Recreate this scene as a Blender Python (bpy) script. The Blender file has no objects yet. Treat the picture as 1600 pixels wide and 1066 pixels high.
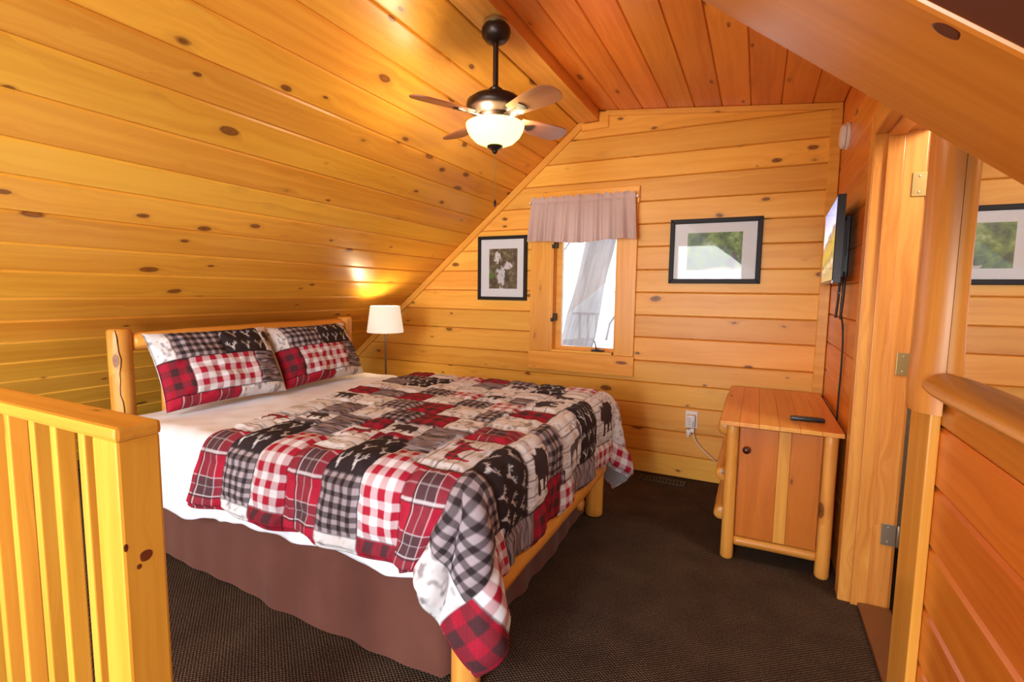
import bpy, bmesh, math, random
import numpy as np
from mathutils import Vector, Matrix
random.seed(7); rng = np.random.default_rng(11)
scene = bpy.context.scene
col = scene.collection
PI = math.pi

# ------------------------------------------------------------------ camera
H = 1.30
F_PX, YAW, PITCH, ROLL = 788.5, 0.45105, -0.09745, 0.01357
fwd = Vector((-math.sin(YAW)*math.cos(PITCH), math.cos(YAW)*math.cos(PITCH), math.sin(PITCH)))
rgt = Vector((math.cos(YAW), math.sin(YAW), 0)); up = rgt.cross(fwd)
r2 = rgt*math.cos(ROLL) + up*math.sin(ROLL); u2 = -rgt*math.sin(ROLL) + up*math.cos(ROLL)
cam_d = bpy.data.cameras.new('camera'); cam = bpy.data.objects.new('camera', cam_d); col.objects.link(cam)
cam_d.sensor_width = 36.0; cam_d.lens = F_PX/1600*36.0; cam_d.clip_start = 0.02; cam_d.clip_end = 200
cam.matrix_world = Matrix(((r2.x, u2.x, -fwd.x, 0), (r2.y, u2.y, -fwd.y, 0), (r2.z, u2.z, -fwd.z, H), (0, 0, 0, 1)))
scene.camera = cam

# ------------------------------------------------------------------ world, large lights, exposure
scene.view_settings.view_transform = 'Standard'; scene.view_settings.look = 'None'
scene.view_settings.exposure = 0.38; scene.view_settings.gamma = 1.0
scene.view_settings.use_curve_mapping = False
world = bpy.data.worlds.new('overcast_sky'); scene.world = world; world.use_nodes = True
bg = world.node_tree.nodes['Background']; bg.inputs['Color'].default_value = (0.93, 0.96, 1.0, 1); bg.inputs['Strength'].default_value = 2.45

def area(name, loc, target, sx, sy, power, colr):
    d = bpy.data.lights.new(name, 'AREA'); d.shape = 'RECTANGLE'; d.size = sx; d.size_y = sy; d.energy = power; d.color = colr
    o = bpy.data.objects.new(name, d); col.objects.link(o); o.location = loc
    o.rotation_euler = (Vector(target)-Vector(loc)).to_track_quat('-Z', 'Y').to_euler(); return o
# assumed daylight of great-room gable windows far behind the camera, no window built
area('assumed_gable_window_light', (-1.0, -4.6, 1.5), (-1.0, 3.0, 1.5), 1.3, 1.7, 135, (0.96, 0.98, 1.0))
# added fill from low right to brighten the left slope, no known source there
area('added_side_fill', (1.9, -3.3, 0.2), (-2.2, 1.6, 1.6), 2.4, 1.8, 340, (0.98, 0.98, 1.0))
# added high fill to brighten the top of the bed, no known window
area('added_bed_top_fill', (-0.3, -3.6, 3.2), (-1.7, 2.0, 0.7), 2.0, 1.0, 255, (0.94, 0.97, 1.0))
scene.cycles.max_bounces = 8; scene.cycles.diffuse_bounces = 5; scene.cycles.glossy_bounces = 4
scene.cycles.transparent_max_bounces = 8; scene.cycles.sample_clamp_indirect = 6.0
scene.cycles.caustics_reflective = False; scene.cycles.caustics_refractive = False
try:
    scene.cycles.use_denoising = True; scene.cycles.denoiser = 'OPENIMAGEDENOISE'
except Exception: pass

# ------------------------------------------------------------------ room numbers (metres, camera over the origin)
YB = 3.64            # back wall face
XR = 0.395           # right wall face
XM = 0.385           # mirror face
RX, RZ, TAN = -1.245, 2.524, 0.838      # foot of the ridge beam, left slope
TH = math.atan(TAN)
def slope_z(x): return RZ + TAN*(x-RX)
def ceil_z(x): return 2.579 - 0.107*(x+0.95)

# ------------------------------------------------------------------ mesh helpers
class MB:
    def __init__(s): s.v = []; s.f = []; s.m = []
    def box(s, x0, x1, y0, y1, z0, z1, m=0):
        b = len(s.v)
        s.v += [(x, y, z) for z in (z0, z1) for y in (y0, y1) for x in (x0, x1)]
        for f in ((0, 2, 3, 1), (4, 5, 7, 6), (0, 1, 5, 4), (2, 6, 7, 3), (0, 4, 6, 2), (1, 3, 7, 5)):
            s.f.append(tuple(b+i for i in f)); s.m.append(m)
        return s
    def bbox(s, x0, x1, y0, y1, z0, z1, c=.004, m=0):   # box with chamfered edges
        bm = bmesh.new(); bmesh.ops.create_cube(bm, size=1)
        for v in bm.verts:
            v.co = Vector((x0+(v.co.x+.5)*(x1-x0), y0+(v.co.y+.5)*(y1-y0), z0+(v.co.z+.5)*(z1-z0)))
        bmesh.ops.bevel(bm, geom=bm.edges[:], offset=c, segments=2, profile=.6, affect='EDGES')
        return s.bm(bm, m)
    def bm(s, bm, m=0):
        b = len(s.v); bm.verts.index_update()
        s.v += [tuple(v.co) for v in bm.verts]
        for f in bm.faces: s.f.append(tuple(b+v.index for v in f.verts)); s.m.append(m)
        bm.free(); return s
    def lathe(s, prof, c=(0, 0, 0), n=32, m=0, caps=True):
        b = len(s.v)
        for r, z in prof:
            for k in range(n):
                a = 2*PI*k/n; s.v.append((c[0]+r*math.cos(a), c[1]+r*math.sin(a), c[2]+z))
        for i in range(len(prof)-1):
            for k in range(n):
                k2 = (k+1) % n
                s.f.append((b+i*n+k, b+i*n+k2, b+(i+1)*n+k2, b+(i+1)*n+k)); s.m.append(m)
        if caps:
            s.f.append(tuple(b+k for k in reversed(range(n)))); s.m.append(m)
            e = b+(len(prof)-1)*n; s.f.append(tuple(e+k for k in range(n))); s.m.append(m)
        return s
    def tube(s, pts, rad, n=10, m=0):
        pts = [Vector(p) for p in pts]; rad = rad if isinstance(rad, (list, tuple)) else [rad]*len(pts)
        b = len(s.v); prev = None
        for i, p in enumerate(pts):
            t = (pts[min(i+1, len(pts)-1)]-pts[max(i-1, 0)]).normalized()
            if prev is None:
                a = Vector((0, 0, 1)) if abs(t.z) < .9 else Vector((1, 0, 0)); e1 = t.cross(a).normalized()
            else: e1 = (prev-t*prev.dot(t)).normalized()
            prev = e1; e2 = t.cross(e1)
            for k in range(n):
                an = 2*PI*k/n; q = p+(e1*math.cos(an)+e2*math.sin(an))*rad[i]; s.v.append(tuple(q))
        for i in range(len(pts)-1):
            for k in range(n):
                k2 = (k+1) % n; s.f.append((b+i*n+k, b+i*n+k2, b+(i+1)*n+k2, b+(i+1)*n+k)); s.m.append(m)
        s.f.append(tuple(b+k for k in reversed(range(n)))); s.m.append(m)
        e = b+(len(pts)-1)*n; s.f.append(tuple(e+k for k in range(n))); s.m.append(m)
        return s
    def prism(s, poly, w0, w1, inset=0., cham=0., m=0):   # poly in local (u,v), counter-clockwise, front at w1
        b = len(s.v); n = len(poly)
        s.v += [(u, v, w0) for u, v in poly]; s.v += [(u, v, w1-cham) for u, v in poly]
        for i in range(n): s.f.append((b+i, b+(i+1) % n, b+n+(i+1) % n, b+n+i)); s.m.append(m)
        s.f.append(tuple(b+i for i in reversed(range(n)))); s.m.append(m)
        if cham > 0:
            ins = inset_poly(poly, inset); c = len(s.v); s.v += [(u, v, w1) for u, v in ins]
            for i in range(n): s.f.append((b+n+i, b+n+(i+1) % n, c+(i+1) % n, c+i)); s.m.append(m)
            s.f.append(tuple(c+i for i in range(n))); s.m.append(m)
        else:
            s.f.append(tuple(b+n+i for i in range(n))); s.m.append(m)
        return s
    def mesh(s, name):
        me = bpy.data.meshes.new(name); me.from_pydata(s.v, [], s.f); return me
    def build(s, name, mats, parent=None, smooth=False, M=None, label=None):
        me = s.mesh(name); mats = mats if isinstance(mats, (list, tuple)) else [mats]
        for mt in mats: me.materials.append(mt)
        me.polygons.foreach_set('material_index', s.m)
        if smooth: smooth_mesh(me, smooth if not isinstance(smooth, bool) else 40)
        me.update(); return add(name, me, parent, M, label)

def smooth_mesh(me, ang=40):
    bm = bmesh.new(); bm.from_mesh(me)
    for f in bm.faces: f.smooth = True
    for e in bm.edges:
        e.smooth = len(e.link_faces) == 2 and e.calc_face_angle(0) < math.radians(ang)
    bm.to_mesh(me); bm.free()
def inset_poly(poly, d):
    n = len(poly); out = []
    for i in range(n):
        p0, p1, p2 = Vector(poly[i-1]), Vector(poly[i]), Vector(poly[(i+1) % n])
        a = (p1-p0).normalized(); b = (p2-p1).normalized()
        na = Vector((-a.y, a.x)); nb = Vector((-b.y, b.x))
        k = 1+na.dot(nb); k = max(k, .25)
        out.append(tuple(p1+(na+nb)*(d/k)))
    return out
def clip(poly, n, c):      # keep n.p <= c
    out = []
    for i in range(len(poly)):
        p, q = poly[i], poly[(i+1) % len(poly)]
        dp = n[0]*p[0]+n[1]*p[1]-c; dq = n[0]*q[0]+n[1]*q[1]-c
        if dp <= 0: out.append(p)
        if (dp < 0 < dq) or (dq < 0 < dp):
            t = dp/(dp-dq); out.append((p[0]+(q[0]-p[0])*t, p[1]+(q[1]-p[1])*t))
    res = []
    for p in out:
        if not res or (abs(p[0]-res[-1][0])+abs(p[1]-res[-1][1])) > 1e-5: res.append(p)
    if len(res) > 1 and abs(res[0][0]-res[-1][0])+abs(res[0][1]-res[-1][1]) < 1e-5: res.pop()
    return res
def add(name, me, parent=None, M=None, label=None):
    o = bpy.data.objects.new(name, me); col.objects.link(o)
    M = M if M is not None else Matrix.Identity(4)
    if parent is not None:
        o.parent = parent; M = world_mat(parent).inverted() @ M
    o.matrix_basis = M
    if label: o['label'] = label
    return o
def world_mat(o):
    M = Matrix.Identity(4)
    while o is not None: M = o.matrix_basis @ M; o = o.parent
    return M
def tag(o, label, cat, group=None, kind=None):
    o['label'] = label; o['category'] = cat
    if group: o['group'] = group
    if kind: o['kind'] = kind
    return o
def thing(name, loc, label, cat, group=None, kind=None):
    o = bpy.data.objects.new(name, None); col.objects.link(o); o.location = loc; o.empty_display_size = .05
    return tag(o, label, cat, group, kind)
def frame(o, U, V):
    U = Vector(U).normalized(); V = Vector(V).normalized(); W = U.cross(V)
    return Matrix(((U.x, V.x, W.x, o[0]), (U.y, V.y, W.y, o[1]), (U.z, V.z, W.z, o[2]), (0, 0, 0, 1)))
def plank(poly, M, mat, parent, thick=.02, ins=.004, cham=.004, name='plank', back=0.):
    cu = sum(p[0] for p in poly)/len(poly); cv = sum(p[1] for p in poly)/len(poly)
    pp = [(p[0]-cu, p[1]-cv) for p in poly]
    return MB().prism(pp, -thick, back, ins, cham).build(name, mat, parent, M=M @ Matrix.Translation((cu, cv, 0)))
def log(name, p0, p1, r0, r1, mat, parent, wob=.04, n=18, seg=14, label=None, dome=.35):
    p0, p1 = Vector(p0), Vector(p1); L = (p1-p0).length; U = (p1-p0)/L
    V = Vector((0, 1, 0)) if abs(U.y) < .9 else Vector((0, 0, 1)); V = (V-U*V.dot(U)).normalized()
    M = frame(p0, U, V); mb = MB(); ph = random.random()*6
    st = [(0, .72), (.004, .9), (.012, 1.)] + [(k/seg*L, 1.) for k in range(1, seg)] + [(L-.012, 1.), (L-.004, .9), (L, .72)]
    for x, k in st:
        r = (r0+(r1-r0)*x/L)*k
        for j in range(n):
            a = 2*PI*j/n; rr = r*(1+wob*math.sin(2*a+ph+x*4)+wob*.6*math.sin(x*13+ph*2+a))
            mb.v.append((x, rr*math.cos(a), rr*math.sin(a)))
    for i in range(len(st)-1):
        for j in range(n):
            j2 = (j+1) % n; mb.f.append((i*n+j, i*n+j2, (i+1)*n+j2, (i+1)*n+j)); mb.m.append(0)
    mb.f.append(tuple(reversed(range(n)))); mb.m.append(0)
    mb.f.append(tuple((len(st)-1)*n+j for j in range(n))); mb.m.append(0)
    return mb.build(name, mat, parent, smooth=50, M=M, label=label)

# ------------------------------------------------------------------ materials
def new_mat(name):
    m = bpy.data.materials.new(name); m.use_nodes = True; nt = m.node_tree
    return m, nt, nt.nodes['Principled BSDF'], nt.nodes, nt.links
def simple(name, c, rough=.5, metal=0., spec=.5, coat=0., emit=None, es=0.):
    m, nt, b, N, L = new_mat(name)
    b.inputs['Base Color'].default_value = (*c, 1); b.inputs['Roughness'].default_value = rough
    b.inputs['Metallic'].default_value = metal; b.inputs['Specular IOR Level'].default_value = spec
    b.inputs['Coat Weight'].default_value = coat
    if emit: b.inputs['Emission Color'].default_value = (*emit, 1); b.inputs['Emission Strength'].default_value = es
    return m
def math_n(nt, op, a, b=None, c=None):
    n = nt.nodes.new('ShaderNodeMath'); n.operation = op
    for i, x in enumerate((a, b, c)):
        if x is None: continue
        if isinstance(x, (int, float)): n.inputs[i].default_value = x
        else: nt.links.new(x, n.inputs[i])
    return n.outputs[0]
def ramp(nt, src, stops):
    r = nt.nodes.new('ShaderNodeValToRGB'); e = r.color_ramp.elements
    while len(e) < len(stops): e.new(.5)
    for k, (p, c) in zip(e, stops): k.position = p; k.color = (*c, 1) if len(c) == 3 else c
    nt.links.new(src, r.inputs[0]); return r.outputs[0]
def mixc(nt, fac, a, b, mode='MIX'):
    n = nt.nodes.new('ShaderNodeMix'); n.data_type = 'RGBA'; n.blend_type = mode
    for i, x in ((0, fac), (6, a), (7, b)):
        if isinstance(x, (int, float)): n.inputs[i].default_value = x
        elif isinstance(x, tuple): n.inputs[i].default_value = (*x, 1)
        else: nt.links.new(x, n.inputs[i])
    return n.outputs[2]
def wood(name, light, dark, knotc=(.13, .028, .008), rough=.27, kx=3.6, ky=8.5, kr=.085, var=.22, spec=.42, fine=1.0):
    m, nt, b, N, L = new_mat(name)
    tc = N.new('ShaderNodeTexCoord'); oi = N.new('ShaderNodeObjectInfo')
    off = N.new('ShaderNodeCombineXYZ')
    L.new(math_n(nt, 'MULTIPLY', oi.outputs['Random'], 71.3), off.inputs[0])
    L.new(math_n(nt, 'MULTIPLY', oi.outputs['Random'], 37.1), off.inputs[1])
    L.new(math_n(nt, 'MULTIPLY', oi.outputs['Random'], 53.7), off.inputs[2])
    va = N.new('ShaderNodeVectorMath'); va.operation = 'ADD'; L.new(tc.outputs['Object'], va.inputs[0]); L.new(off.outputs[0], va.inputs[1])
    def mapped(sx, sy, sz, src=None):
        mp = N.new('ShaderNodeMapping'); mp.inputs['Scale'].default_value = (sx, sy, sz); L.new(src or va.outputs[0], mp.inputs[0]); return mp.outputs[0]
    # knots: an ellipse with a dark ring, stretched a little along the board
    vo = N.new('ShaderNodeTexVoronoi'); vo.inputs['Scale'].default_value = 1.0
    wob = N.new('ShaderNodeTexNoise'); wob.inputs['Scale'].default_value = 9; L.new(va.outputs[0], wob.inputs[0])
    kv = N.new('ShaderNodeVectorMath'); kv.operation = 'MULTIPLY_ADD'
    L.new(wob.outputs['Color'], kv.inputs[0]); kv.inputs[1].default_value = (.12, .12, .12); L.new(mapped(kx, ky, ky), kv.inputs[2])
    L.new(kv.outputs[0], vo.inputs['Vector'])
    sc_ = N.new('ShaderNodeSeparateColor'); L.new(vo.outputs['Color'], sc_.inputs[0])
    kd = math_n(nt, 'MULTIPLY', vo.outputs['Distance'], math_n(nt, 'ADD', math_n(nt, 'MULTIPLY', sc_.outputs[0], 1.3), .55))
    kn = ramp(nt, kd, [(0, (1, 1, 1)), (kr*.75, (.75, .75, .75)), (kr, (.9, .9, .9)), (kr*1.35, (.12, .12, .12)), (kr*2.4, (0, 0, 0))])
    # grain, bent around the knots
    fall = math_n(nt, 'POWER', math_n(nt, 'SUBTRACT', 1.0, kd), 4.0)
    cx = N.new('ShaderNodeCombineXYZ'); L.new(math_n(nt, 'MULTIPLY', fall, .05), cx.inputs[1])
    vb = N.new('ShaderNodeVectorMath'); vb.operation = 'ADD'; L.new(va.outputs[0], vb.inputs[0]); L.new(cx.outputs[0], vb.inputs[1])
    g = N.new('ShaderNodeTexNoise'); g.inputs['Scale'].default_value = 1; g.inputs['Detail'].default_value = 5; g.inputs['Roughness'].default_value = .6
    L.new(mapped(1.1*fine, 34*fine, 34*fine, vb.outputs[0]), g.inputs[0])
    br = N.new('ShaderNodeTexNoise'); br.inputs['Scale'].default_value = 1; br.inputs['Detail'].default_value = 2
    L.new(mapped(.9, 7, 7, vb.outputs[0]), br.inputs[0])
    f = math_n(nt, 'ADD', math_n(nt, 'MULTIPLY', g.outputs[0], .55), math_n(nt, 'MULTIPLY', br.outputs[0], .45))
    base = ramp(nt, f, [(.33, dark), (.47, tuple((a+c)/2 for a, c in zip(light, dark))), (.60, light)])
    hs = N.new('ShaderNodeHueSaturation'); L.new(base, hs.inputs['Color'])
    L.new(math_n(nt, 'ADD', math_n(nt, 'MULTIPLY', oi.outputs['Random'], var), 1-var/2), hs.inputs['Value'])
    rr = math_n(nt, 'FRACT', math_n(nt, 'MULTIPLY', oi.outputs['Random'], 17.3))
    L.new(math_n(nt, 'ADD', math_n(nt, 'MULTIPLY', rr, .013), .492), hs.inputs['Hue'])
    colr = mixc(nt, kn, hs.outputs[0], knotc)
    L.new(colr, b.inputs['Base Color'])
    b.inputs['Roughness'].default_value = rough; b.inputs['Specular IOR Level'].default_value = spec
    bp = N.new('ShaderNodeBump'); bp.inputs['Strength'].default_value = .08; bp.inputs['Distance'].default_value = .004
    L.new(g.outputs[0], bp.inputs['Height']); L.new(bp.outputs[0], b.inputs['Normal'])
    return m
PINE = wood('varnished_pine', (.86, .43, .048), (.70, .29, .024), kx=4.3, ky=9, kr=.10, rough=.31)
PINE_B = wood('varnished_pine_siding', (.92, .49, .085), (.78, .35, .045), kx=4.2, ky=9, rough=.36, spec=.32)
PINE_R = wood('varnished_pine_dim_light', (.76, .25, .028), (.58, .155, .015), kx=2.8, ky=8, kr=.075)  # same pine, with weaker light and warm bounce put into a redder, darker colour
TRIM = wood('pine_trim', (.88, .46, .075), (.72, .32, .035), kx=2.6, ky=9, kr=.06)
LOG = wood('peeled_log', (.80, .38, .07), (.55, .20, .025), kx=3.6, ky=8, kr=.07, rough=.35)
CAB = wood('cabinet_pine', (.56, .17, .022), (.42, .11, .011), kx=2.6, ky=7, kr=.06, rough=.33)
RAIL = wood('railing_pine', (.76, .37, .045), (.60, .25, .024), kx=3.2, ky=9, kr=.10, rough=.33)
FANW = wood('fan_blade_walnut', (.44, .18, .085), (.28, .10, .045), kr=.0, rough=.35)
JAMB = wood('jamb_fir', (.78, .36, .075), (.54, .17, .028), kr=.0, rough=.3, fine=1.3)
CABTOP = wood('cabinet_top_pine', (.84, .41, .085), (.68, .27, .04), kx=2.6, ky=7, kr=.06, rough=.3)
DOAK = simple('dark_threshold', (.16, .06, .02), .5)
SHELL = simple('dark_timber', (.22, .09, .02), .7)
BLACK = simple('black_plastic', (.012, .012, .013), .35)
BFRAME = simple('black_frame', (.014, .011, .010), .5, spec=.25)
BRONZE = simple('oil_rubbed_bronze', (.035, .020, .014), .35, metal=.6)
BRASS = simple('aged_brass', (.45, .33, .14), .35, metal=.9)
STEEL = simple('worn_hinge_steel', (.42, .36, .28), .4, metal=.8)
WHITEP = simple('white_plastic', (.78, .76, .72), .4)
MAT_W = simple('white_mat_board', (.80, .79, .80), .8)
DARK = simple('dark_gap', (.01, .006, .004), .9)
MIRROR = simple('silvered_mirror', (.93, .93, .93), .008, metal=1.)

def glass_mat(name, ior=1.45, tint=(1, 1, 1)):
    m, nt, b, N, L = new_mat(name); N.remove(b)
    tr = N.new('ShaderNodeBsdfTransparent'); tr.inputs[0].default_value = (*tint, 1); gl = N.new('ShaderNodeBsdfGlossy'); gl.inputs['Roughness'].default_value = .02
    fr = N.new('ShaderNodeFresnel'); fr.inputs['IOR'].default_value = ior; mx = N.new('ShaderNodeMixShader')
    L.new(fr.outputs[0], mx.inputs[0]); L.new(tr.outputs[0], mx.inputs[1]); L.new(gl.outputs[0], mx.inputs[2])
    L.new(mx.outputs[0], N['Material Output'].inputs[0]); return m
GLASS = glass_mat('clear_glass'); PGLASS = glass_mat('picture_glass', 1.27)
def fabric(name, c, rough=.9, bump=.15, scale=400, var=.12, transl=0.):
    m, nt, b, N, L = new_mat(name); tc = N.new('ShaderNodeTexCoord')
    n = N.new('ShaderNodeTexNoise'); n.inputs['Scale'].default_value = 6; n.inputs['Detail'].default_value = 4; L.new(tc.outputs['Object'], n.inputs[0])
    L.new(ramp(nt, n.outputs[0], [(.3, tuple(x*(1-var) for x in c)), (.7, tuple(min(1, x*(1+var)) for x in c))]), b.inputs['Base Color'])
    n2 = N.new('ShaderNodeTexNoise'); n2.inputs['Scale'].default_value = scale; L.new(tc.outputs['Object'], n2.inputs[0])
    bp = N.new('ShaderNodeBump'); bp.inputs['Strength'].default_value = bump; bp.inputs['Distance'].default_value = .002
    L.new(n2.outputs[0], bp.inputs['Height']); L.new(bp.outputs[0], b.inputs['Normal'])
    b.inputs['Roughness'].default_value = rough; b.inputs['Specular IOR Level'].default_value = .2
    b.inputs['Sheen Weight'].default_value = .15
    if transl:
        t = N.new('ShaderNodeBsdfTranslucent'); t.inputs[0].default_value = (*c, 1); mx = N.new('ShaderNodeMixShader'); mx.inputs[0].default_value = transl
        L.new(b.outputs[0], mx.inputs[1]); L.new(t.outputs[0], mx.inputs[2]); L.new(mx.outputs[0], N['Material Output'].inputs[0])
    return m
SHEET = fabric('white_cotton', (.80, .83, .90), var=.02)
SKIRT = fabric('brown_bed_skirt', (.115, .040, .028), var=.10)
VAL = fabric('mauve_valance_cloth', (.78, .64, .60), var=.04, transl=.4)
def print_mat():
    m, nt, b, N, L = new_mat('patchwork_print'); a = N.new('ShaderNodeVertexColor'); a.layer_name = 'print'
    L.new(a.outputs[0], b.inputs['Base Color']); b.inputs['Roughness'].default_value = .85; b.inputs['Specular IOR Level'].default_value = .2
    tc = N.new('ShaderNodeTexCoord'); n = N.new('ShaderNodeTexNoise'); n.inputs['Scale'].default_value = 45; n.inputs['Detail'].default_value = 3; L.new(tc.outputs['Object'], n.inputs[0])
    bp = N.new('ShaderNodeBump'); bp.inputs['Strength'].default_value = .25; bp.inputs['Distance'].default_value = .004
    L.new(n.outputs[0], bp.inputs['Height']); L.new(bp.outputs[0], b.inputs['Normal']); return m
PRINT = print_mat()
def carpet_mat():
    m, nt, b, N, L = new_mat('woven_brown_carpet'); tc = N.new('ShaderNodeTexCoord')
    sx = N.new('ShaderNodeSeparateXYZ'); L.new(tc.outputs['Object'], sx.inputs[0])
    k = 2*PI/.017
    a = math_n(nt, 'SINE', math_n(nt, 'MULTIPLY', sx.outputs[0], k)); c = math_n(nt, 'SINE', math_n(nt, 'MULTIPLY', sx.outputs[1], k*1.3))
    d = math_n(nt, 'MULTIPLY', a, c)
    n = N.new('ShaderNodeTexNoise'); n.inputs['Scale'].default_value = 160; L.new(tc.outputs['Object'], n.inputs[0])
    n3 = N.new('ShaderNodeTexNoise'); n3.inputs['Scale'].default_value = 5; n3.inputs['Detail'].default_value = 3; L.new(tc.outputs['Object'], n3.inputs[0])
    v = math_n(nt, 'ADD', math_n(nt, 'MULTIPLY', d, .28), math_n(nt, 'ADD', math_n(nt, 'MULTIPLY', n.outputs[0], .7), math_n(nt, 'MULTIPLY', n3.outputs[0], .25)))
    L.new(ramp(nt, v, [(.25, (.020, .012, .009)), (.55, (.064, .040, .028)), (.85, (.20, .14, .085))]), b.inputs['Base Color'])
    b.inputs['Roughness'].default_value = .95; b.inputs['Specular IOR Level'].default_value = .1
    bp = N.new('ShaderNodeBump'); bp.inputs['Strength'].default_value = .8; bp.inputs['Distance'].default_value = .006
    L.new(v, bp.inputs['Height']); L.new(bp.outputs[0], b.inputs['Normal']); return m
CARPET = carpet_mat()

# ------------------------------------------------------------------ structure
fl = MB().box(-4.4, 2.2, -1.6, YB+.15, -.12, 0).build('floor', CARPET)
tag(fl, 'dark brown woven carpet floor with small dotted weave', 'floor', kind='structure')

# left slope: backing and tongue-and-groove planks
du = Vector((0, 1, 0)); dv = Vector((-math.cos(TH), 0, -math.sin(TH)))      # along the room, down the slope
Ms = frame((RX, 0, RZ), dv, du)        # u down the slope, v along the room, normal into the room?
nrm = dv.cross(du)
if nrm.x < 0: Ms = frame((RX, 0, RZ), du, dv); nrm = du.cross(dv)
Msl = frame((RX, 0, RZ), du, dv)
inward = Vector((math.sin(TH), 0, -math.cos(TH)))
sgn = 1 if (Msl.to_3x3() @ Vector((0, 0, 1))).dot(inward) > 0 else -1
# want local x along the board, local z into the room
if sgn < 0: Msl = frame((RX, 0, RZ), -du, dv)
wl = MB().prism([(-YB-.15, -.15), (1.6, -.15), (1.6, 4.2), (-YB-.15, 4.2)] if sgn < 0 else [(-1.6, -.15), (YB+.15, -.15), (YB+.15, 4.2), (-1.6, 4.2)], -.16, -.0205).build('wall_left', SHELL, M=Msl)
tag(wl, 'steep sloping wall of honey pine planks above the bed', 'wall', kind='structure')
seams = [.004, .19, .345, .52, .685, .84, 1.013, 1.187, 1.337, 1.50, 1.663, 1.82, 1.992, 2.15, 2.31, 2.475, 2.64, 2.80, 2.96, 3.12, 3.28, 3.44, 3.6, 3.76]
for i in range(len(seams)-1):
    a, b_ = seams[i]+.0008, seams[i+1]-.0008
    u0, u1 = (-YB, 1.55) if sgn < 0 else (-1.55, YB)
    cu, cv = (u0+u1)/2, (a+b_)/2
    o = MB().prism([(u0-cu, a-cv), (u1-cu, a-cv), (u1-cu, b_-cv), (u0-cu, b_-cv)], -.02, 0, .008, .007).build('plank', PINE)
    o.parent = wl; o.matrix_parent_inverse = Matrix.Identity(4); o.matrix_basis = Matrix.Translation((cu, cv, 0))

# back wall
OX0, OX1, OZ0, OZ1 = -1.43, -.925, .845, 1.93          # window opening
wb = MB()
wb.box(-4.4, OX0, YB+.0205, YB+.16, -.1, 2.8); wb.box(OX1, 2.2, YB+.0205, YB+.16, -.1, 2.8)
wb.box(OX0, OX1, YB+.0205, YB+.16, -.1, OZ0); wb.box(OX0, OX1, YB+.0205, YB+.16, OZ1, 2.8)
wb = wb.build('wall_back', SHELL); tag(wb, 'back wall of horizontal pine log siding around the window', 'wall', kind='structure')
Mb = frame((0, YB, 0), (1, 0, 0), (0, 0, 1))            # normal -y, into the room
zs = [.004, .163, .332, .511, .665, .82, .989, 1.147, 1.308, 1.466, 1.628, 1.785, 1.941, 2.10, 2.253, 2.412, 2.60]
for i in range(len(zs)-1):
    z0, z1 = zs[i]+.001, zs[i+1]-.001
    spans = [(-4.3, XR)]
    if z1 > OZ0 and z0 < OZ1 and not (z0 > OZ1): spans = [(-4.3, OX0-.03), (OX1+.03, XR)]
    for x0, x1 in spans:
        p = [(x0, z0), (x1, z0), (x1, z1), (x0, z1)]
        p = clip(p, (-TAN, 1), RZ-TAN*RX-.004)              # under the left slope
        p = clip(p, (.107, 1), 2.579-.107*.95-.004)          # under the right ceiling
        if len(p) >= 3: plank(p, Mb, PINE_B, wb, .02, .006, .009)

# right ceiling (dormer)
cth = math.atan(.107)
Mc = frame((-1.09, 0, ceil_z(-1.09)), (0, 1, 0), (math.cos(cth), 0, -math.sin(cth)))
if (Mc.to_3x3() @ Vector((0, 0, 1))).z > 0: Mc = frame((-1.09, 0, ceil_z(-1.09)), (0, -1, 0), (math.cos(cth), 0, -math.sin(cth))); cs = -1
else: cs = 1
def cu_(y): return y*cs
yr = sorted((cu_(.50), cu_(YB+.15)))
ce = MB().prism([(yr[0], -.25), (yr[1], -.25), (yr[1], 1.62), (yr[0], 1.62)], -.14, -.0205).build('ceiling', SHELL, M=Mc)
tag(ce, 'low sloping ceiling of reddish pine planks beside the ridge beam', 'ceiling', kind='structure')
cx = [0.0] + [(-.95+.169*k+1.09)/math.cos(cth) for k in range(0, 9)]
cx = [c for c in cx if c < 1.47] + [(XR+1.09)/math.cos(cth)]
yr = sorted((cu_(.64), cu_(YB)))
for i in range(len(cx)-1):
    cu, cv = sum(yr)/2, (cx[i]+cx[i+1])/2; hw = (cx[i+1]-cx[i])/2-.0008; hl = (yr[1]-yr[0])/2
    o = MB().prism([(-hl, -hw), (hl, -hw), (hl, hw), (-hl, hw)], -.02, 0, .005, .005).build('plank', PINE_R)
    o.parent = ce; o.matrix_basis = Matrix.Translation((cu, cv, 0))

# right wall: backing with the doorway, planks, half wall
DY0, DY1, DZ = 1.612, 2.49, 1.955
rw = MB()
rw.box(XR+.0205, XR+.16, DY1, YB+.02, -.1, 2.62); rw.box(XR+.0205, XR+.16, -1.6, DY0, -.1, 2.62); rw.box(XR+.0205, XR+.16, DY0, DY1, DZ, 2.62)
rw = rw.build('wall_right', SHELL); tag(rw, 'right wall of amber pine planks with the doorway and mirror', 'wall', kind='structure')
Mr = frame((XR, 0, 0), (0, -1, 0), (0, 0, 1))            # normal -x ; u = -y
zr = [.004, .17, .34, .51, .68, .85, 1.02, 1.19, 1.363, 1.53, 1.70, 1.87, 2.045, 2.215, 2.44]
for i in range(len(zr)-1):
    z0, z1 = zr[i]+.001, zr[i+1]-.001
    y0 = DY1 if z0 < DZ else 1.60
    if z0 < DZ < z1: y0 = DY1
    plank([(-YB+.002, z0), (-y0, z0), (-y0, z1), (-YB+.002, z1)], Mr, PINE_R, rw, .02, .005, .006)
zh = [.004, .13, .275, .42, .563, .712, .856, 1.0, 1.145, 1.29, 1.44, 1.6, 1.76, 1.92, 2.08, 2.24, 2.42]
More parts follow.
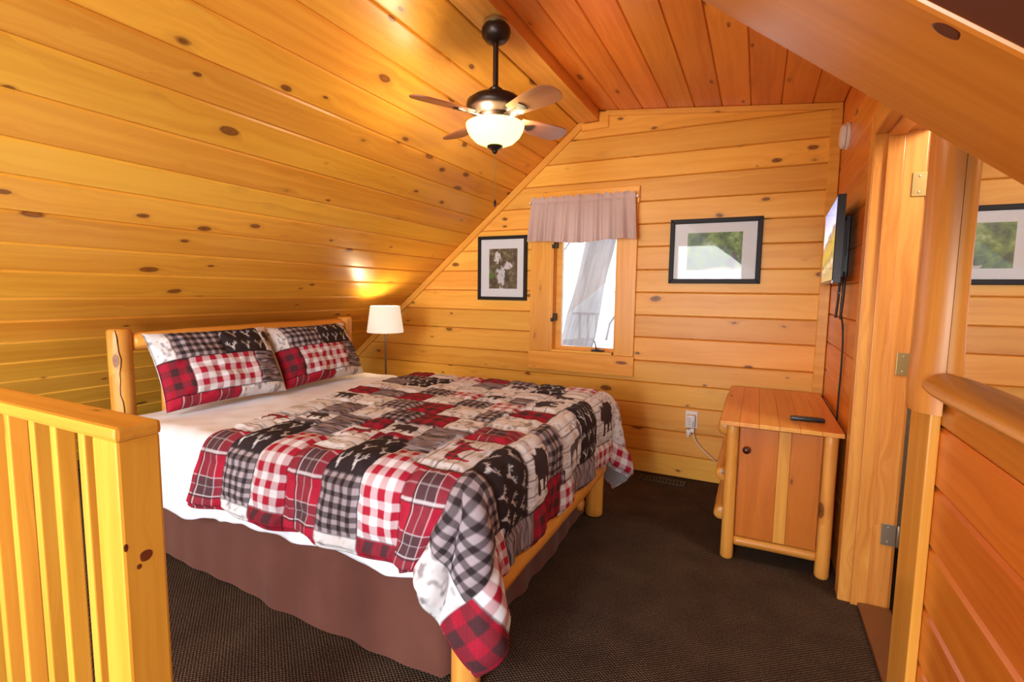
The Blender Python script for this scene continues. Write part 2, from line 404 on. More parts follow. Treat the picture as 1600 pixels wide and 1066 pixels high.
for i in range(len(zh)-1):
    z0, z1 = zh[i]+.001, zh[i+1]-.001
    y1 = 1.48; y0 = -.5 if z1 < 1.2 else .66
    plank([(-y1, z0), (-y0, z0), (-y0, z1), (-y1, z1)], Mr, PINE_R, rw, .02, .008, .008)

# ridge beam, gable trims
rb = MB().bbox(RX, -1.09, -1.5, YB-.002, 2.52, 2.72, .006).build('trim_1', LOG, M=None)
def along(o, U, V):     # re-express a world mesh in a frame so the grain follows U
    M = frame((0, 0, 0), U, V); Mi = M.inverted(); o.data.transform(Mi); o.matrix_basis = o.matrix_basis @ M; return o
along(rb, (0, 1, 0), (1, 0, 0)); tag(rb, 'long pine ridge beam running above the ceiling fan', 'beam', kind='structure')
def trim(n, poly, M, w, label, mat=TRIM, U=None):
    o = MB().prism(poly, 0, w, .003, .003).build('trim_%d' % n, mat, M=M); tag(o, label, 'trim', kind='structure'); return o
# raking trim in the frame along the slope
Mk = frame((RX, YB, RZ), (-math.cos(TH), 0, -math.sin(TH)), (math.sin(TH)*-1, 0, math.cos(TH)))
if (Mk.to_3x3() @ Vector((0, 0, 1))).y > 0: Mk = frame((RX, YB, RZ), (math.cos(TH), 0, math.sin(TH)), (-math.sin(TH), 0, math.cos(TH))); su = -1
else: su = 1
uu = sorted((su*-.03, su*3.1)); trim(2, [(uu[0], -.052), (uu[1], -.052), (uu[1], -.002), (uu[0], -.002)], Mk, .02, 'slanted pine trim where the sloping wall meets the back wall')
Mt = frame((-1.09, YB, ceil_z(-1.09)), (math.cos(cth), 0, -math.sin(cth)), (math.sin(cth), 0, math.cos(cth)))
trim(3, [(.05, -.036), (1.49, -.036), (1.49, -.001), (.05, -.001)], Mt, .02, 'narrow pine trim under the reddish ceiling on the back wall')
trim(4, [(-1.215, 2.462), (-1.02, 2.472), (-1.02, 2.578), (-1.088, 2.584), (-1.088, 2.515), (-1.215, 2.515)], Mb, .022, 'small pine block under the end of the ridge beam')
trim(5, [(.335, .01), (XR-.003, .01), (XR-.003, 2.40), (.335, 2.40)], Mb, .022, 'vertical pine corner trim behind the television')

# main-roof rafter close to the camera and the roof slope before it
RS = .78
def raft_z(x): return 1.6137 - RS*(x+.0645)
ra = math.atan(RS); Uf = Vector((math.cos(ra), 0, -math.sin(ra))); Vf = Vector((0, 1, 0)); Mf = frame((-.0645, .53, 1.6137), Uf, Vf)
dn = (Mf.to_3x3() @ Vector((0, 0, 1))).z
rf = MB().bbox(-1.25, .58, -.09, .09, 0 if dn > 0 else -.16, .16 if dn > 0 else 0, .005).build('trim_6', PINE_R, M=Mf)
tag(rf, 'heavy slanting roof rafter across the top right corner', 'beam', kind='structure')
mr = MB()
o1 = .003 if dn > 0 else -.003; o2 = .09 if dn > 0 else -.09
mr.box(-1.42, .75, -2.1, -.0905, min(o1, o2), max(o1, o2)).build('ceiling', simple('dark_stained_roof_boards', (.13, .03, .010), .6), M=Mf)  # roof boards in a darker stain than the rafter
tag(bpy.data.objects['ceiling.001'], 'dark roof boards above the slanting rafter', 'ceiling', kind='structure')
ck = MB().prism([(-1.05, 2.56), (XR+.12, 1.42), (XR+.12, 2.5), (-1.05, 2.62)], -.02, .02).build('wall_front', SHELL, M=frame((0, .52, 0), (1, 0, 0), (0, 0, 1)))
tag(ck, 'small timber cheek wall above the slanting rafter', 'wall', kind='structure')

# side room behind the doorway (washroom shell)
sr = MB(); S0 = XR+.16
sr.box(S0, 2.2, 1.2, 1.25, 0, 2.45); sr.box(S0, 2.2, 3.4, 3.45, 0, 2.45); sr.box(2.15, 2.2, 1.2, 3.45, 0, 2.45); sr.box(S0, 2.2, 1.2, 3.45, 2.40, 2.46)
tag(sr.build('wall_side', simple('cream_paint', (.75, .68, .55), .8)), 'cream walls of the side room beyond the doorway', 'wall', kind='structure')
pl_ = bpy.data.lights.new('assumed_side_room_bulb', 'POINT'); pl_.energy = 26; pl_.color = (1, .92, .80); pl_.shadow_soft_size = .12  # bulb assumed in the unseen side room, brightens the door jamb
po = bpy.data.objects.new('assumed_side_room_bulb', pl_); col.objects.link(po); po.location = (.95, 1.95, 2.1)

# ------------------------------------------------------------------ doorway: jambs, stop, casing, hinges, leaf
dr = thing('door_1', (XR+.08, 2.1, 0), 'open doorway with pine jambs and brass hinges beside the television', 'door', kind='structure')
Mz = lambda o: along(o, (0, 0, 1), (1, 0, 0))
jx0, jx1 = XR-.018, XR+.165
Mz(MB().bbox(jx0+.004, jx1, DY1-.022, DY1-.002, .0, DZ, .002).build('jamb', JAMB, dr))
Mz(MB().bbox(jx0+.045, jx0+.10, DY1-.036, DY1-.022, .0, DZ-.02, .003).build('door_stop', JAMB, dr))
Mz(MB().bbox(jx0+.10, jx1-.01, DY1-.030, DY1-.022, .0, DZ-.02, .003).build('jamb_lining', JAMB, dr))
along(MB().bbox(jx0+.004, jx1, DY0+.002, DY1-.024, DZ-.022, DZ-.002, .002).build('head_jamb', JAMB, dr), (0, 1, 0), (1, 0, 0))
along(MB().bbox(jx0+.045, jx0+.10, DY0+.024, DY1-.036, DZ-.036, DZ-.022, .003).build('door_stop', JAMB, dr), (0, 1, 0), (1, 0, 0))
Mz(MB().bbox(jx0+.004, jx1, DY0+.002, DY0+.022, .0, DZ-.022, .002).build('jamb', JAMB, dr))
Mz(MB().bbox(jx0, XR-.001, DY1-.020, DY1+.06, .0, DZ+.06, .003).build('casing', JAMB, dr))
along(MB().bbox(jx0, XR-.001, DY0-.0, DY1-.021, DZ-.018, DZ+.06, .003).build('casing', JAMB, dr), (0, 1, 0), (1, 0, 0))
along(MB().bbox(XR+.05, jx1, DY0+.02, DY1-.04, .0, .02, .006).build('threshold', DOAK, dr), (0, 1, 0), (1, 0, 0))
lf = along(MB().bbox(jx1+.02, jx1+.80, DY1-.055, DY1-.018, .02, DZ-.03, .003).build('door_leaf', CAB, dr), (0, 0, 1), (1, 0, 0))
for hz, mt in ((1.73, BRASS), (1.035, BRASS), (.33, STEEL)):
    hg = MB().bbox(jx1-.052, jx1-.004, DY1-.0345, DY1-.0302, hz-.045, hz+.045, .0015).build('hinge', mt, dr)
    k = MB(); k.lathe([(.0055, -.045), (.0065, -.043), (.0065, .043), (.0055, .045)], (jx1+.004, DY1-.034, hz), 12)
    k.build('hinge_pin', mt, hg, smooth=True)
    for q in range(2):
        s1 = MB().lathe([(.004, 0), (.004, .0016), (.002, .0022)], (0, 0, 0), 10).build('screw', STEEL, hg, M=Matrix.Translation((jx1-.03, DY1-.0346, hz+(-.03, .03)[q])) @ Matrix.Rotation(PI/2, 4, 'X'))
# post between doorway and mirror wall
pst = Mz(MB().bbox(XR-.022, XR-.0005, 1.455, DY0+.0, .0, 1.04, .004).build('trim_7', TRIM)); tag(pst, 'flat pine post board below the log trim by the doorway', 'trim', kind='structure')
# half-log trim beside the mirror
def half_log(name, y0, y1, x_in, depth, z0, z1, label):
    mb = MB(); n = 14; st = 16; L = z1-z0
    for i in range(st+1):
        z = L*i/st; k = 1-.10*math.exp(-z/.02)-.25*math.exp(-(L-z)/.02); fl_ = 1+.22*math.exp(-((z-.02)/.10)**2)
        for j in range(n+1):
            a = PI*j/n; w = 1+.05*math.sin(3*a+z*3)
            mb.v.append((z, (y1-y0)/2*(-math.cos(a)), depth*math.sin(a)*k*fl_*w+.0))
    for i in range(st):
        for j in range(n): b0 = i*(n+1)+j; mb.f.append((b0, b0+n+1, b0+n+2, b0+1)); mb.m.append(0)
        b0 = i*(n+1); mb.f.append((b0+n, b0+2*n+1, b0+n+1, b0)); mb.m.append(0)
    mb.f.append(tuple(range(n+1))); mb.m.append(0); e = st*(n+1); mb.f.append(tuple(e+j for j in reversed(range(n+1)))); mb.m.append(0)
    M = frame((x_in, (y0+y1)/2, z0), (0, 0, 1), (0, 1, 0))   # normal: z x y = -x
    o = mb.build(name, LOG, M=M, smooth=50); tag(o, label, 'trim', kind='structure'); return o
half_log('trim_8', 1.418, 1.565, XM-.0005, .044, 1.035, 1.93, 'rounded half-log trim standing at the edge of the mirror')
# cap log of the half wall
mb = MB(); n = 16; st = 56; L = 1.90
prof = [(-.008, -.016), (.025, -.019), (.046, -.016), (.056, -.006), (.055, .003), (.047, .010), (.03, .016), (.015, .019), (.0, .020)]
for i in range(st+1):
    yy = L*i/st; e = 1-.35*math.exp(-(yy/.03))
    for d, h in prof: mb.v.append((yy, d*e*(1+.06*math.sin(yy*9)), h*(1+.05*math.sin(yy*7+1))))
k = len(prof)
for i in range(st):
    for j in range(k-1): b0 = i*k+j; mb.f.append((b0, b0+1, b0+k+1, b0+k)); mb.m.append(0)
    b0 = i*k; mb.f.append((b0+k-1, b0, b0+k, b0+2*k-1)); mb.m.append(0)
mb.f.append(tuple(reversed(range(k)))); mb.m.append(0); mb.f.append(tuple(st*k+j for j in range(k))); mb.m.append(0)
cp = mb.build('trim_9', LOG, M=Matrix(((0, -1, 0, XM-.0005), (-1, 0, 0, 1.415), (0, 0, 1, 1.112), (0, 0, 0, 1))), smooth=50)
bm = bmesh.new(); bm.from_mesh(cp.data); bmesh.ops.recalc_face_normals(bm, faces=bm.faces); bm.to_mesh(cp.data); bm.free()
tag(cp, 'varnished log ledge capping the plank wall under the mirror', 'ledge', kind='structure')
mi = MB().box(XM, XR-.0005, .67, 1.60, 1.10, 1.86).build('wall_mirror', MIRROR); tag(mi, 'large frameless wall mirror above the log ledge', 'mirror')

# ------------------------------------------------------------------ window
wi = thing('window_1', (-1.18, YB, OZ0), 'pine framed casement window with snowy view under the valance', 'window', kind='structure')
y0c, y1c = YB-.024, YB-.0005
Mz(MB().bbox(-1.60, OX0, y0c, y1c, OZ0, OZ1, .004).build('casing', TRIM, wi)); Mz(MB().bbox(OX1, -.785, y0c, y1c, OZ0, OZ1, .004).build('casing', TRIM, wi))
MB().bbox(-1.61, -.78, y0c-.002, y1c, .700, OZ0-.001, .004).build('casing', TRIM, wi); MB().bbox(-1.61, -.78, y0c-.002, y1c, OZ1+.001, 2.05, .004).build('casing', TRIM, wi)
Mz(MB().box(OX0-.0, OX0+.018, YB-.02, YB+.15, OZ0, OZ1).build('jamb', TRIM, wi)); Mz(MB().box(OX1-.006, OX1, YB-.02, YB+.15, OZ0, OZ1).build('jamb', TRIM, wi))
MB().box(OX0+.018, OX1-.018, YB-.02, YB+.15, OZ0, OZ0+.018).build('sill', TRIM, wi); MB().box(OX0+.018, OX1-.018, YB-.02, YB+.15, OZ1-.018, OZ1).build('head', TRIM, wi)
sx0, sx1, sz0, sz1, sy0, sy1 = OX0+.02, OX1-.008, OZ0+.012, OZ1-.02, YB+.045, YB+.085
sash = MB().box(sx0, sx0+.045, sy0, sy1, sz0, sz1).box(sx1-.016, sx1, sy0, sy1, sz0, sz1).box(sx0+.045, sx1-.016, sy0, sy1, sz0, sz0+.03).box(sx0+.045, sx1-.016, sy0, sy1, sz1-.045, sz1).build('sash', TRIM, wi)
MB().box(sx0+.04, sx1-.012, YB+.062, YB+.066, sz0+.025, sz1-.04).build('pane', GLASS, sash)
for hz in (1.665, 1.11):
    MB().bbox(OX0+.019, OX0+.034, YB-.012, YB+.045, hz-.028, hz+.028, .003).bbox(OX0+.006, OX0+.022, YB-.030, YB-.008, hz-.035, hz-.005, .003).build('sash_lock', BRONZE, wi)
hd = MB().bbox(-1.10, -1.01, YB-.016, YB+.012, OZ0+.019, OZ0+.034, .003).bbox(-1.065, -1.045, YB-.030, YB-.012, OZ0+.02, OZ0+.045, .003)
hd.tube([(-1.055, YB-.03, OZ0+.035), (-1.06, YB-.035, OZ0+.07), (-1.072, YB-.03, OZ0+.10)], [.005, .004, .0045]); hd.build('crank_handle', BRONZE, wi)

# valance
def valance():
    nu, nv = 120, 26; x0, x1, z0, z1 = -1.585, -.800, 1.672, 2.005; V = []; Fc = []
    for j in range(nv+1):
        v = j/nv; zt = z1-.0; z = zt+(z0-zt)*v
        for i in range(nu+1):
            u = i/nu; fold = math.sin(u*PI*2*9.5+math.sin(u*11)*1.6)+.45*math.sin(u*PI*2*17+1)
            pinch = math.exp(-((v-.10)/.035)**2); amp = .004+.016*v+(.006 if v < .07 else 0)-.002*pinch
            fl_ = .012*v*math.sin(u*PI*2*2.2+.5)
            xx = x0+(x1-x0)*u+(u-.5)*.045*max(0, v-.1)*1.2
            zz = z+(.006*math.sin(u*70)+.004*math.sin(u*131) if v < .05 else 0)+.010*math.sin(u*PI*2*1.3+.8)*v-.012*(u-.5)*0
            V.append((xx, YB-.062-amp*fold-.018*v+.010*pinch+fl_, zz))
    for j in range(nv):
        for i in range(nu): b0 = j*(nu+1)+i; Fc.append((b0, b0+nu+1, b0+nu+2, b0+1))
    mb = MB(); mb.v = V; mb.f = Fc; mb.m = [0]*len(Fc)
    t = thing('window_valance', (-1.19, YB-.06, 1.67), 'gathered mauve cloth valance over the top of the window', 'curtain')
    o = mb.build('curtain_cloth', VAL, t, smooth=80); md = o.modifiers.new('thick', 'SOLIDIFY'); md.thickness = .0015
    MB().tube([(-1.60, YB-.038, 1.972), (-.785, YB-.038, 1.972)], .006).build('curtain_rod', WHITEP, t, smooth=True)
    for x in (-1.598, -.787): MB().bbox(x-.006, x+.006, YB-.062, YB-.0262, 1.964, 1.98, .002).build('rod_bracket', WHITEP, t)
valance()

# outside: snow ground, trunk, brush
snow = simple('snow', (.85, .87, .9), .8)
sn = MB()
for i in range(13):
    for j in range(9): sn.v.append((-14+2*i, 4.2+2.5*j, -1.0+1.25*j-.05*j*j+.15*math.sin(i*1.3+j)))
for i in range(12):
    for j in range(8): b0 = i*9+j; sn.f.append((b0, b0+9, b0+10, b0+1)); sn.m.append(0)
tag(sn.build('snow_bank', snow, smooth=180), 'white snow-covered hillside outside the window', 'snow', kind='structure')
bark = wood('grey_bark', (.30, .28, .285), (.17, .155, .16), kr=.0, rough=.9, kx=1, spec=.1)
tr = log('tree_trunk', (-2.42, 7.0, .2), (-1.72, 7.1, 3.6), .23, .185, bark, None, wob=.07); tag(tr, 'grey leaning tree trunk outside the window', 'tree')
for q, (a, b_) in enumerate((((-3.3, 8.2, 1.0), (-2.6, 8.4, 3.4)), ((-2.2, 7.4, .3), (-1.2, 8.0, 2.4)))):
    pts = [Vector(a).lerp(Vector(b_), k/8)+Vector((.06*math.sin(k*1.7+q), 0, .05*math.cos(k*2+q))) for k in range(9)]
    t_ = MB().tube(pts, [.022-.0018*k for k in range(9)], 7)
    for k in (3, 5, 6):
        e = pts[k]+Vector((.35*(-1)**k, .1, .35)); t_.tube([pts[k], (pts[k]+e)/2+Vector((0, 0, .06)), e], [.01, .007, .003], 5)
    tag(t_.build('bare_sapling', bark, smooth=True), ('thin bare sapling left of the leaning trunk outside the window', 'low bare branch to the right of the leaning trunk outside')[q], 'sapling')

# ------------------------------------------------------------------ framed pictures
def photo_mat(name, stops, scale, seed, vscale=(1, 1, 1), blot=None):
    m, nt, b, N, L = new_mat(name); tc = N.new('ShaderNodeTexCoord'); mp = N.new('ShaderNodeMapping'); mp.inputs['Location'].default_value = (seed, seed*.7, 0); mp.inputs['Scale'].default_value = vscale
    L.new(tc.outputs['Object'], mp.inputs[0]); n = N.new('ShaderNodeTexNoise'); n.inputs['Scale'].default_value = scale; n.inputs['Detail'].default_value = 7; n.inputs['Roughness'].default_value = .68; L.new(mp.outputs[0], n.inputs[0])
    c = ramp(nt, n.outputs[0], stops)
    if blot:
        sp = N.new('ShaderNodeSeparateXYZ'); L.new(tc.outputs['Object'], sp.inputs[0])
        for cx_, cz_, rx_, rz_, c2 in blot:
            dx = math_n(nt, 'POWER', math_n(nt, 'DIVIDE', math_n(nt, 'SUBTRACT', sp.outputs[0], cx_), rx_), 2.0)
            dz = math_n(nt, 'POWER', math_n(nt, 'DIVIDE', math_n(nt, 'SUBTRACT', sp.outputs[2], cz_), rz_), 2.0)
            n2 = N.new('ShaderNodeTexNoise'); n2.inputs['Scale'].default_value = scale*1.3; n2.inputs['Detail'].default_value = 6; L.new(mp.outputs[0], n2.inputs[0])
            d = math_n(nt, 'ADD', math_n(nt, 'ADD', dx, dz), math_n(nt, 'MULTIPLY', math_n(nt, 'SUBTRACT', n2.outputs[0], .5), 5.0))
            f = ramp(nt, d, [(.45, (1, 1, 1)), (.8, (0, 0, 0))]); c = mixc(nt, f, c, c2)
    L.new(c, b.inputs['Base Color']); b.inputs['Roughness'].default_value = .5; return m
def picture(x0, x1, z0, z1, mx, photo, pm, label, cat='picture'):
    t = thing('framed_picture', ((x0+x1)/2, YB, z0), label, cat); fw = mx
    yb_, yf = YB-.002, YB-.026
    fr = MB(); Mloc = Mb
    def bar(poly):
        fr.prism(poly, .002, .026, .003, .003)
    bar([(x0, z0), (x1, z0), (x1-fw, z0+fw), (x0+fw, z0+fw)]); bar([(x1, z0), (x1, z1), (x1-fw, z1-fw), (x1-fw, z0+fw)])
    bar([(x1, z1), (x0, z1), (x0+fw, z1-fw), (x1-fw, z1-fw)]); bar([(x0, z1), (x0, z0), (x0+fw, z0+fw), (x0+fw, z1-fw)])
    fr.build('frame', BFRAME, t, M=Mb)
    a0, a1, b0, b1 = photo
    m_ = MB()
    X = [x0+fw, a0, a1, x1-fw]; Z = [z0+fw, b0, b1, z1-fw]
    for i in range(3):
        for j in range(3):
            if (i, j) != (1, 1): m_.box(X[i], X[i+1], YB-.0115, YB-.009, Z[j], Z[j+1])
    m_.build('mat', MAT_W, t)
    MB().box(a0, a1, YB-.0098, YB-.0085, b0, b1).build('photo_print', pm, t)
    MB().box(x0+fw, x1-fw, YB-.0165, YB-.0150, z0+fw, z1-fw).build('glass', PGLASS, t)
pm1 = photo_mat('waterfall_photo', [(.33, (.02, .014, .008)), (.47, (.10, .06, .03)), (.58, (.16, .13, .05)), (.70, (.45, .38, .30))], 26, 3.1, (1, 1, .8),
    [(-1.865, 1.42, .045, .10, (.62, .60, .62)), (-1.90, 1.57, .035, .05, (.75, .72, .70)), (-1.80, 1.50, .045, .03, (.70, .62, .64)), (-1.95, 1.44, .02, .05, (.10, .22, .02))])
pm2 = photo_mat('forest_path_photo', [(.32, (.03, .05, .02)), (.45, (.10, .17, .045)), (.58, (.22, .34, .07)), (.72, (.55, .62, .35))], 16, 7.7, (1, 1, 1),
    [(-.20, 1.47, .12, .012, (.55, .52, .45)), (-.17, 1.52, .04, .05, (.08, .06, .05))])
picture(-2.072, -1.636, 1.232, 1.740, .026, (-1.972, -1.72, 1.323, 1.640), pm1, 'black framed waterfall photo hanging left of the window')
picture(-.563, .004, 1.372, 1.800, .030, (-.449, -.110, 1.461, 1.708), pm2, 'wide black framed woodland photo hanging right of the window')

# ------------------------------------------------------------------ ceiling fan
FX, FY = -1.133, 2.13
fan = thing('ceiling_fan', (FX, FY, 2.52), 'bronze four-blade ceiling fan with lit glass bowl below the ridge beam', 'ceiling fan')
MB().lathe([(.050, 0), (.056, -.004), (.058, -.014), (.052, -.020)], (FX, FY, 2.519), 36).build('mounting_ring', BRASS, fan, smooth=True)
MB().lathe([(.052, -.018), (.064, -.034), (.067, -.05), (.062, -.072), (.045, -.092), (.022, -.100)], (FX, FY, 2.519), 36).build('canopy', BRONZE, fan, smooth=60)
MB().lathe([(.0125, 0), (.0125, -.24)], (FX, FY, 2.425), 18).build('downrod', BRONZE, fan, smooth=True)
MB().lathe([(.020, .045), (.034, .034), (.030, .018), (.055, .012), (.10, .0), (.130, -.022), (.134, -.045), (.122, -.062), (.098, -.070), (.092, -.078)], (FX, FY, 2.185), 44).build('motor_housing', BRONZE, fan, smooth=60)
MB().lathe([(.078, 0), (.078, -.018), (.066, -.020), (.066, -.040), (.074, -.042), (.074, -.052)], (FX, FY, 2.107), 40).build('switch_housing', BRONZE, fan, smooth=50)
bowl_m, nt, b, N, L = new_mat('lit_alabaster_bowl')
tl = N.new('ShaderNodeBsdfTranslucent'); tl.inputs[0].default_value = (.02, .016, .006, 1); em = N.new('ShaderNodeEmission'); em.inputs[0].default_value = (1, .84, .20, 1); em.inputs[1].default_value = 2.6
ad = N.new('ShaderNodeAddShader'); mx = N.new('ShaderNodeMixShader'); mx.inputs[0].default_value = .6
b.inputs['Base Color'].default_value = (.9, .82, .68, 1); b.inputs['Roughness'].default_value = .25
L.new(b.outputs[0], mx.inputs[1]); L.new(tl.outputs[0], mx.inputs[2]); L.new(mx.outputs[0], ad.inputs[0]); L.new(em.outputs[0], ad.inputs[1]); L.new(ad.outputs[0], N['Material Output'].inputs[0])
MB().lathe([(.126, .0), (.134, -.004), (.134, -.012), (.129, -.030), (.115, -.056), (.090, -.080), (.055, -.095), (.018, -.100)], (FX, FY, 2.068), 48, caps=False).build('glass_bowl', bowl_m, fan, smooth=60)
MB().lathe([(.036, .006), (.038, .0), (.026, -.010), (.012, -.018), (.013, -.024), (.005, -.032)], (FX, FY, 1.966), 24).build('finial', BRONZE, fan, smooth=60)
ch = MB().tube([(FX+.002, FY, 1.935), (FX+.003, FY, 1.72)], .0018, 6)
for k in range(26): ch.lathe([(.0008, -.003), (.0026, 0), (.0008, .003)], (FX+.002, FY, 1.93-.008*k), 6)
cho = ch.build('pull_chain', BRASS, fan); MB().lathe([(.002, .012), (.0065, .0), (.007, -.012), (.003, -.022)], (FX+.003, FY, 1.715), 12).build('chain_bob', BRONZE, cho, smooth=True)
for k in range(4):
    ang = math.radians(-27+90*k); Mrot = Matrix.Translation((FX, FY, 2.096)) @ Matrix.Rotation(ang, 4, 'Z') @ Matrix.Rotation(math.radians(-13), 4, 'X')
    out = []
    L0, L1, w0, w1 = .135, .425, .042, .062
    for q in range(7): t_ = q/6; out.append((L0+(L1-.06-L0)*t_, -(w0+(w1-w0)*math.sin(t_*PI/2))))
    for q in range(1, 10): a = -PI/2+PI*q/10; out.append((L1-.06+.06*math.cos(a), w1*math.sin(a)))
    for q in range(6, -1, -1): t_ = q/6; out.append((L0+(L1-.06-L0)*t_, (w0+(w1-w0)*math.sin(t_*PI/2))))
    bl = MB().prism(out, -.003, .003, .0015, .0015).build('blade', FANW, fan, M=Mrot)
    ir = MB().prism([(-.065, -.010), (.03, -.008), (.075, -.028), (.085, 0.), (.075, .028), (.03, .008), (-.065, .010)][::1], -.0075, -.0032, .001, .001)
    o = ir.build('blade_iron', BRONZE); o.parent = bl; o.matrix_basis = Matrix.Translation((.135, 0, 0))
def bulb(name, loc, e, c, r=.03):
    d = bpy.data.lights.new(name, 'POINT'); d.energy = e; d.color = c; d.shadow_soft_size = r
    o = bpy.data.objects.new(name, d); col.objects.link(o); o.location = loc; return o
for k in range(3): bulb('fan_bulb', (FX+.10*math.cos(.5+k*2*PI/3), FY+.10*math.sin(.5+k*2*PI/3), 2.080), 8.5, (1, .80, .54), .03)

# ------------------------------------------------------------------ television
tvw, tvh = .70, .405
Mtv = frame((.322, 3.14, 1.565), (-.035, -1, 0), (0, 0, 1))     # faces -x
tv = thing('television', (.34, 3.14, 1.36), 'small wall-mounted flat television showing a mountain lake picture', 'television')
MB().prism([(-tvw/2, -tvh/2), (tvw/2, -tvh/2), (tvw/2, tvh/2), (-tvw/2, tvh/2)], -.03, .004, .003, .003).build('casing', BLACK, tv, M=Mtv)
MB().prism([(-.2, -.17), (.2, -.17), (.2, .10), (-.2, .10)], -.052, -.0302, .0, .0).build('rear_housing', BLACK, tv, M=Mtv)
MB().prism([(-tvw/2, -tvh/2-.002), (tvw/2, -tvh/2-.002), (tvw/2, -tvh/2+.012), (-tvw/2, -tvh/2+.012)], .0, .0065, .001, .001).build('chin_strip', simple('silver_plastic', (.42, .38, .36), .35, metal=.5), tv, M=Mtv)
sm, nt, b, N, L = new_mat('lit_screen'); tc = N.new('ShaderNodeTexCoord'); sp = N.new('ShaderNodeSeparateXYZ'); L.new(tc.outputs['Object'], sp.inputs[0])
nz = N.new('ShaderNodeTexNoise'); nz.inputs['Scale'].default_value = 9; nz.inputs['Detail'].default_value = 6; L.new(tc.outputs['Object'], nz.inputs[0])
v = math_n(nt, 'ADD', math_n(nt, 'DIVIDE', sp.outputs[1], tvh), .5)
vn = math_n(nt, 'ADD', v, math_n(nt, 'MULTIPLY', math_n(nt, 'SUBTRACT', nz.outputs[0], .5), .34))
vn = math_n(nt, 'SUBTRACT', vn, math_n(nt, 'MULTIPLY', sp.outputs[0], .22))
land = ramp(nt, vn, [(.0, (.42, .33, .12)), (.14, (.35, .28, .14)), (.22, (.62, .52, .30)), (.27, (.22, .19, .06)), (.40, (.52, .40, .05)), (.52, (.38, .27, .07)), (.58, (.26, .24, .30)), (.63, (.85, .88, 1.0))])
sky_c = ramp(nt, v, [(.55, (.95, .95, 1.0)), (.75, (.62, .72, 1.0)), (1.0, (.22, .36, .80))])
msk = ramp(nt, vn, [(.60, (0, 0, 0)), (.64, (1, 1, 1))]); L.new(mixc(nt, msk, land, sky_c), b.inputs['Emission Color'])
b.inputs['Emission Strength'].default_value = .85; b.inputs['Base Color'].default_value = (.01, .01, .01, 1); b.inputs['Roughness'].default_value = .15
MB().prism([(-tvw/2+.010, -tvh/2+.014), (tvw/2-.010, -tvh/2+.014), (tvw/2-.010, tvh/2-.010), (-tvw/2+.010, tvh/2-.010)], .0042, .005).build('screen', sm, tv, M=Mtv)
MB().bbox(.372, XR-.001, 3.02, 3.10, 1.40, 1.70, .003).bbox(.372, XR-.001, 3.20, 3.28, 1.40, 1.70, .003).bbox(.366, .380, 3.0, 3.3, 1.5, 1.6, .003).build('wall_bracket', BLACK, tv)
for yy in (3.02, 2.86):
    MB().tube([(.366, yy, 1.40), (.364, yy, 1.28), (.360, yy+.01, 1.19)], .006, 8).build('bracket_arm', BLACK, tv, smooth=True)
MB().tube([(.362, 3.12, 1.325), (.366, 3.0, 1.315), (.362, 2.87, 1.305)], .003, 6).build('tie_cord', WHITEP, tv, smooth=True)
cord = [(.375, 2.98, 1.42), (.372, 2.955, 1.30), (.375, 2.985, 1.23), (.386, 2.95, 1.12), (.389, 2.94, .95), (.389, 2.95, .82), (.388, 2.955, .55), (.388, 2.98, .25)]
def smooth_path(p, k=6):
    P_ = [Vector(q) for q in p]; out = []
    for i in range(len(P_)-1):
        a, b_, c, d = P_[max(i-1, 0)], P_[i], P_[i+1], P_[min(i+2, len(P_)-1)]
        for j in range(k):
            t = j/k; out.append(.5*((2*b_)+(c-a)*t+(2*a-5*b_+4*c-d)*t*t+(3*b_-a-3*c+d)*t**3))
    return out+[P_[-1]]
MB().tube(smooth_path(cord), .0042, 8).build('power_cord', BLACK, tv, smooth=True)

# smoke detector
Msd = frame((XR, 3.34, 2.165), (0, -1, 0), (0, 0, 1))
sd = thing('smoke_detector', (XR, 3.34, 2.165), 'round white smoke detector high on the right wall', 'smoke detector')
MB().lathe([(.070, .001), (.070, .012), (.066, .016)], (0, 0, 0), 32).build('base_plate', WHITEP, sd, smooth=40, M=Msd)
MB().lathe([(.060, .016), (.066, .020), (.064, .034), (.050, .042), (.02, .044)], (0, 0, 0), 32).build('cover', WHITEP, sd, smooth=40, M=Msd)
MB().lathe([(.0615, .015), (.0615, .021)], (0, 0, 0), 32).build('vent_slot', DARK, sd, M=Msd)

# ------------------------------------------------------------------ log cabinet
NX0, NX1, NY0, NY1, NZ = -.105, .345, 2.60, 3.59, .70
cab = thing('log_cabinet', ((NX0+NX1)/2, (NY0+NY1)/2, 0), 'pine cabinet with log corner posts standing under the television', 'cabinet')
MB().bbox(NX0+.03, NX1-.03, NY0+.035, NY1-.03, .09, NZ-.025, .004).build('body', CAB, cab)
for x in (NX0+.032, NX1-.012):
    for y in (NY0+.032, NY1-.032):
        log('post', (x, y, 0), (x, y, NZ-.021), .031, .029, LOG, cab, wob=.03)
n_top = 6; wtop = (NX1+.030-(NX0-.025))/n_top
for k in range(n_top):
    x0 = NX0-.025+wtop*k
    along(MB().bbox(x0+.0003, x0+wtop-.0003, NY0-.03, NY1+.005, NZ-.020, NZ, .002).build('top_board', CABTOP, cab), (0, 1, 0), (1, 0, 0))
doorx = [NX0+.066, NX0+.228, NX0+.280, NX1-.046]
dp = MB().bbox(doorx[0], doorx[3], NY0+.022, NY0+.034, .128, NZ-.03, .002).build('door', CAB, cab)
for k in range(3):
    Mz(MB().bbox(doorx[k]+.0004, doorx[k+1]-.0004, NY0+.012, NY0+.0219, .13, NZ-.032, .0015).build('board', LOG if k == 1 else CAB, dp))
kb = MB().lathe([(.008, 0), (.008, .012), (.016, .018), (.018, .024), (.014, .031), (.004, .034)], (0, 0, 0), 20)
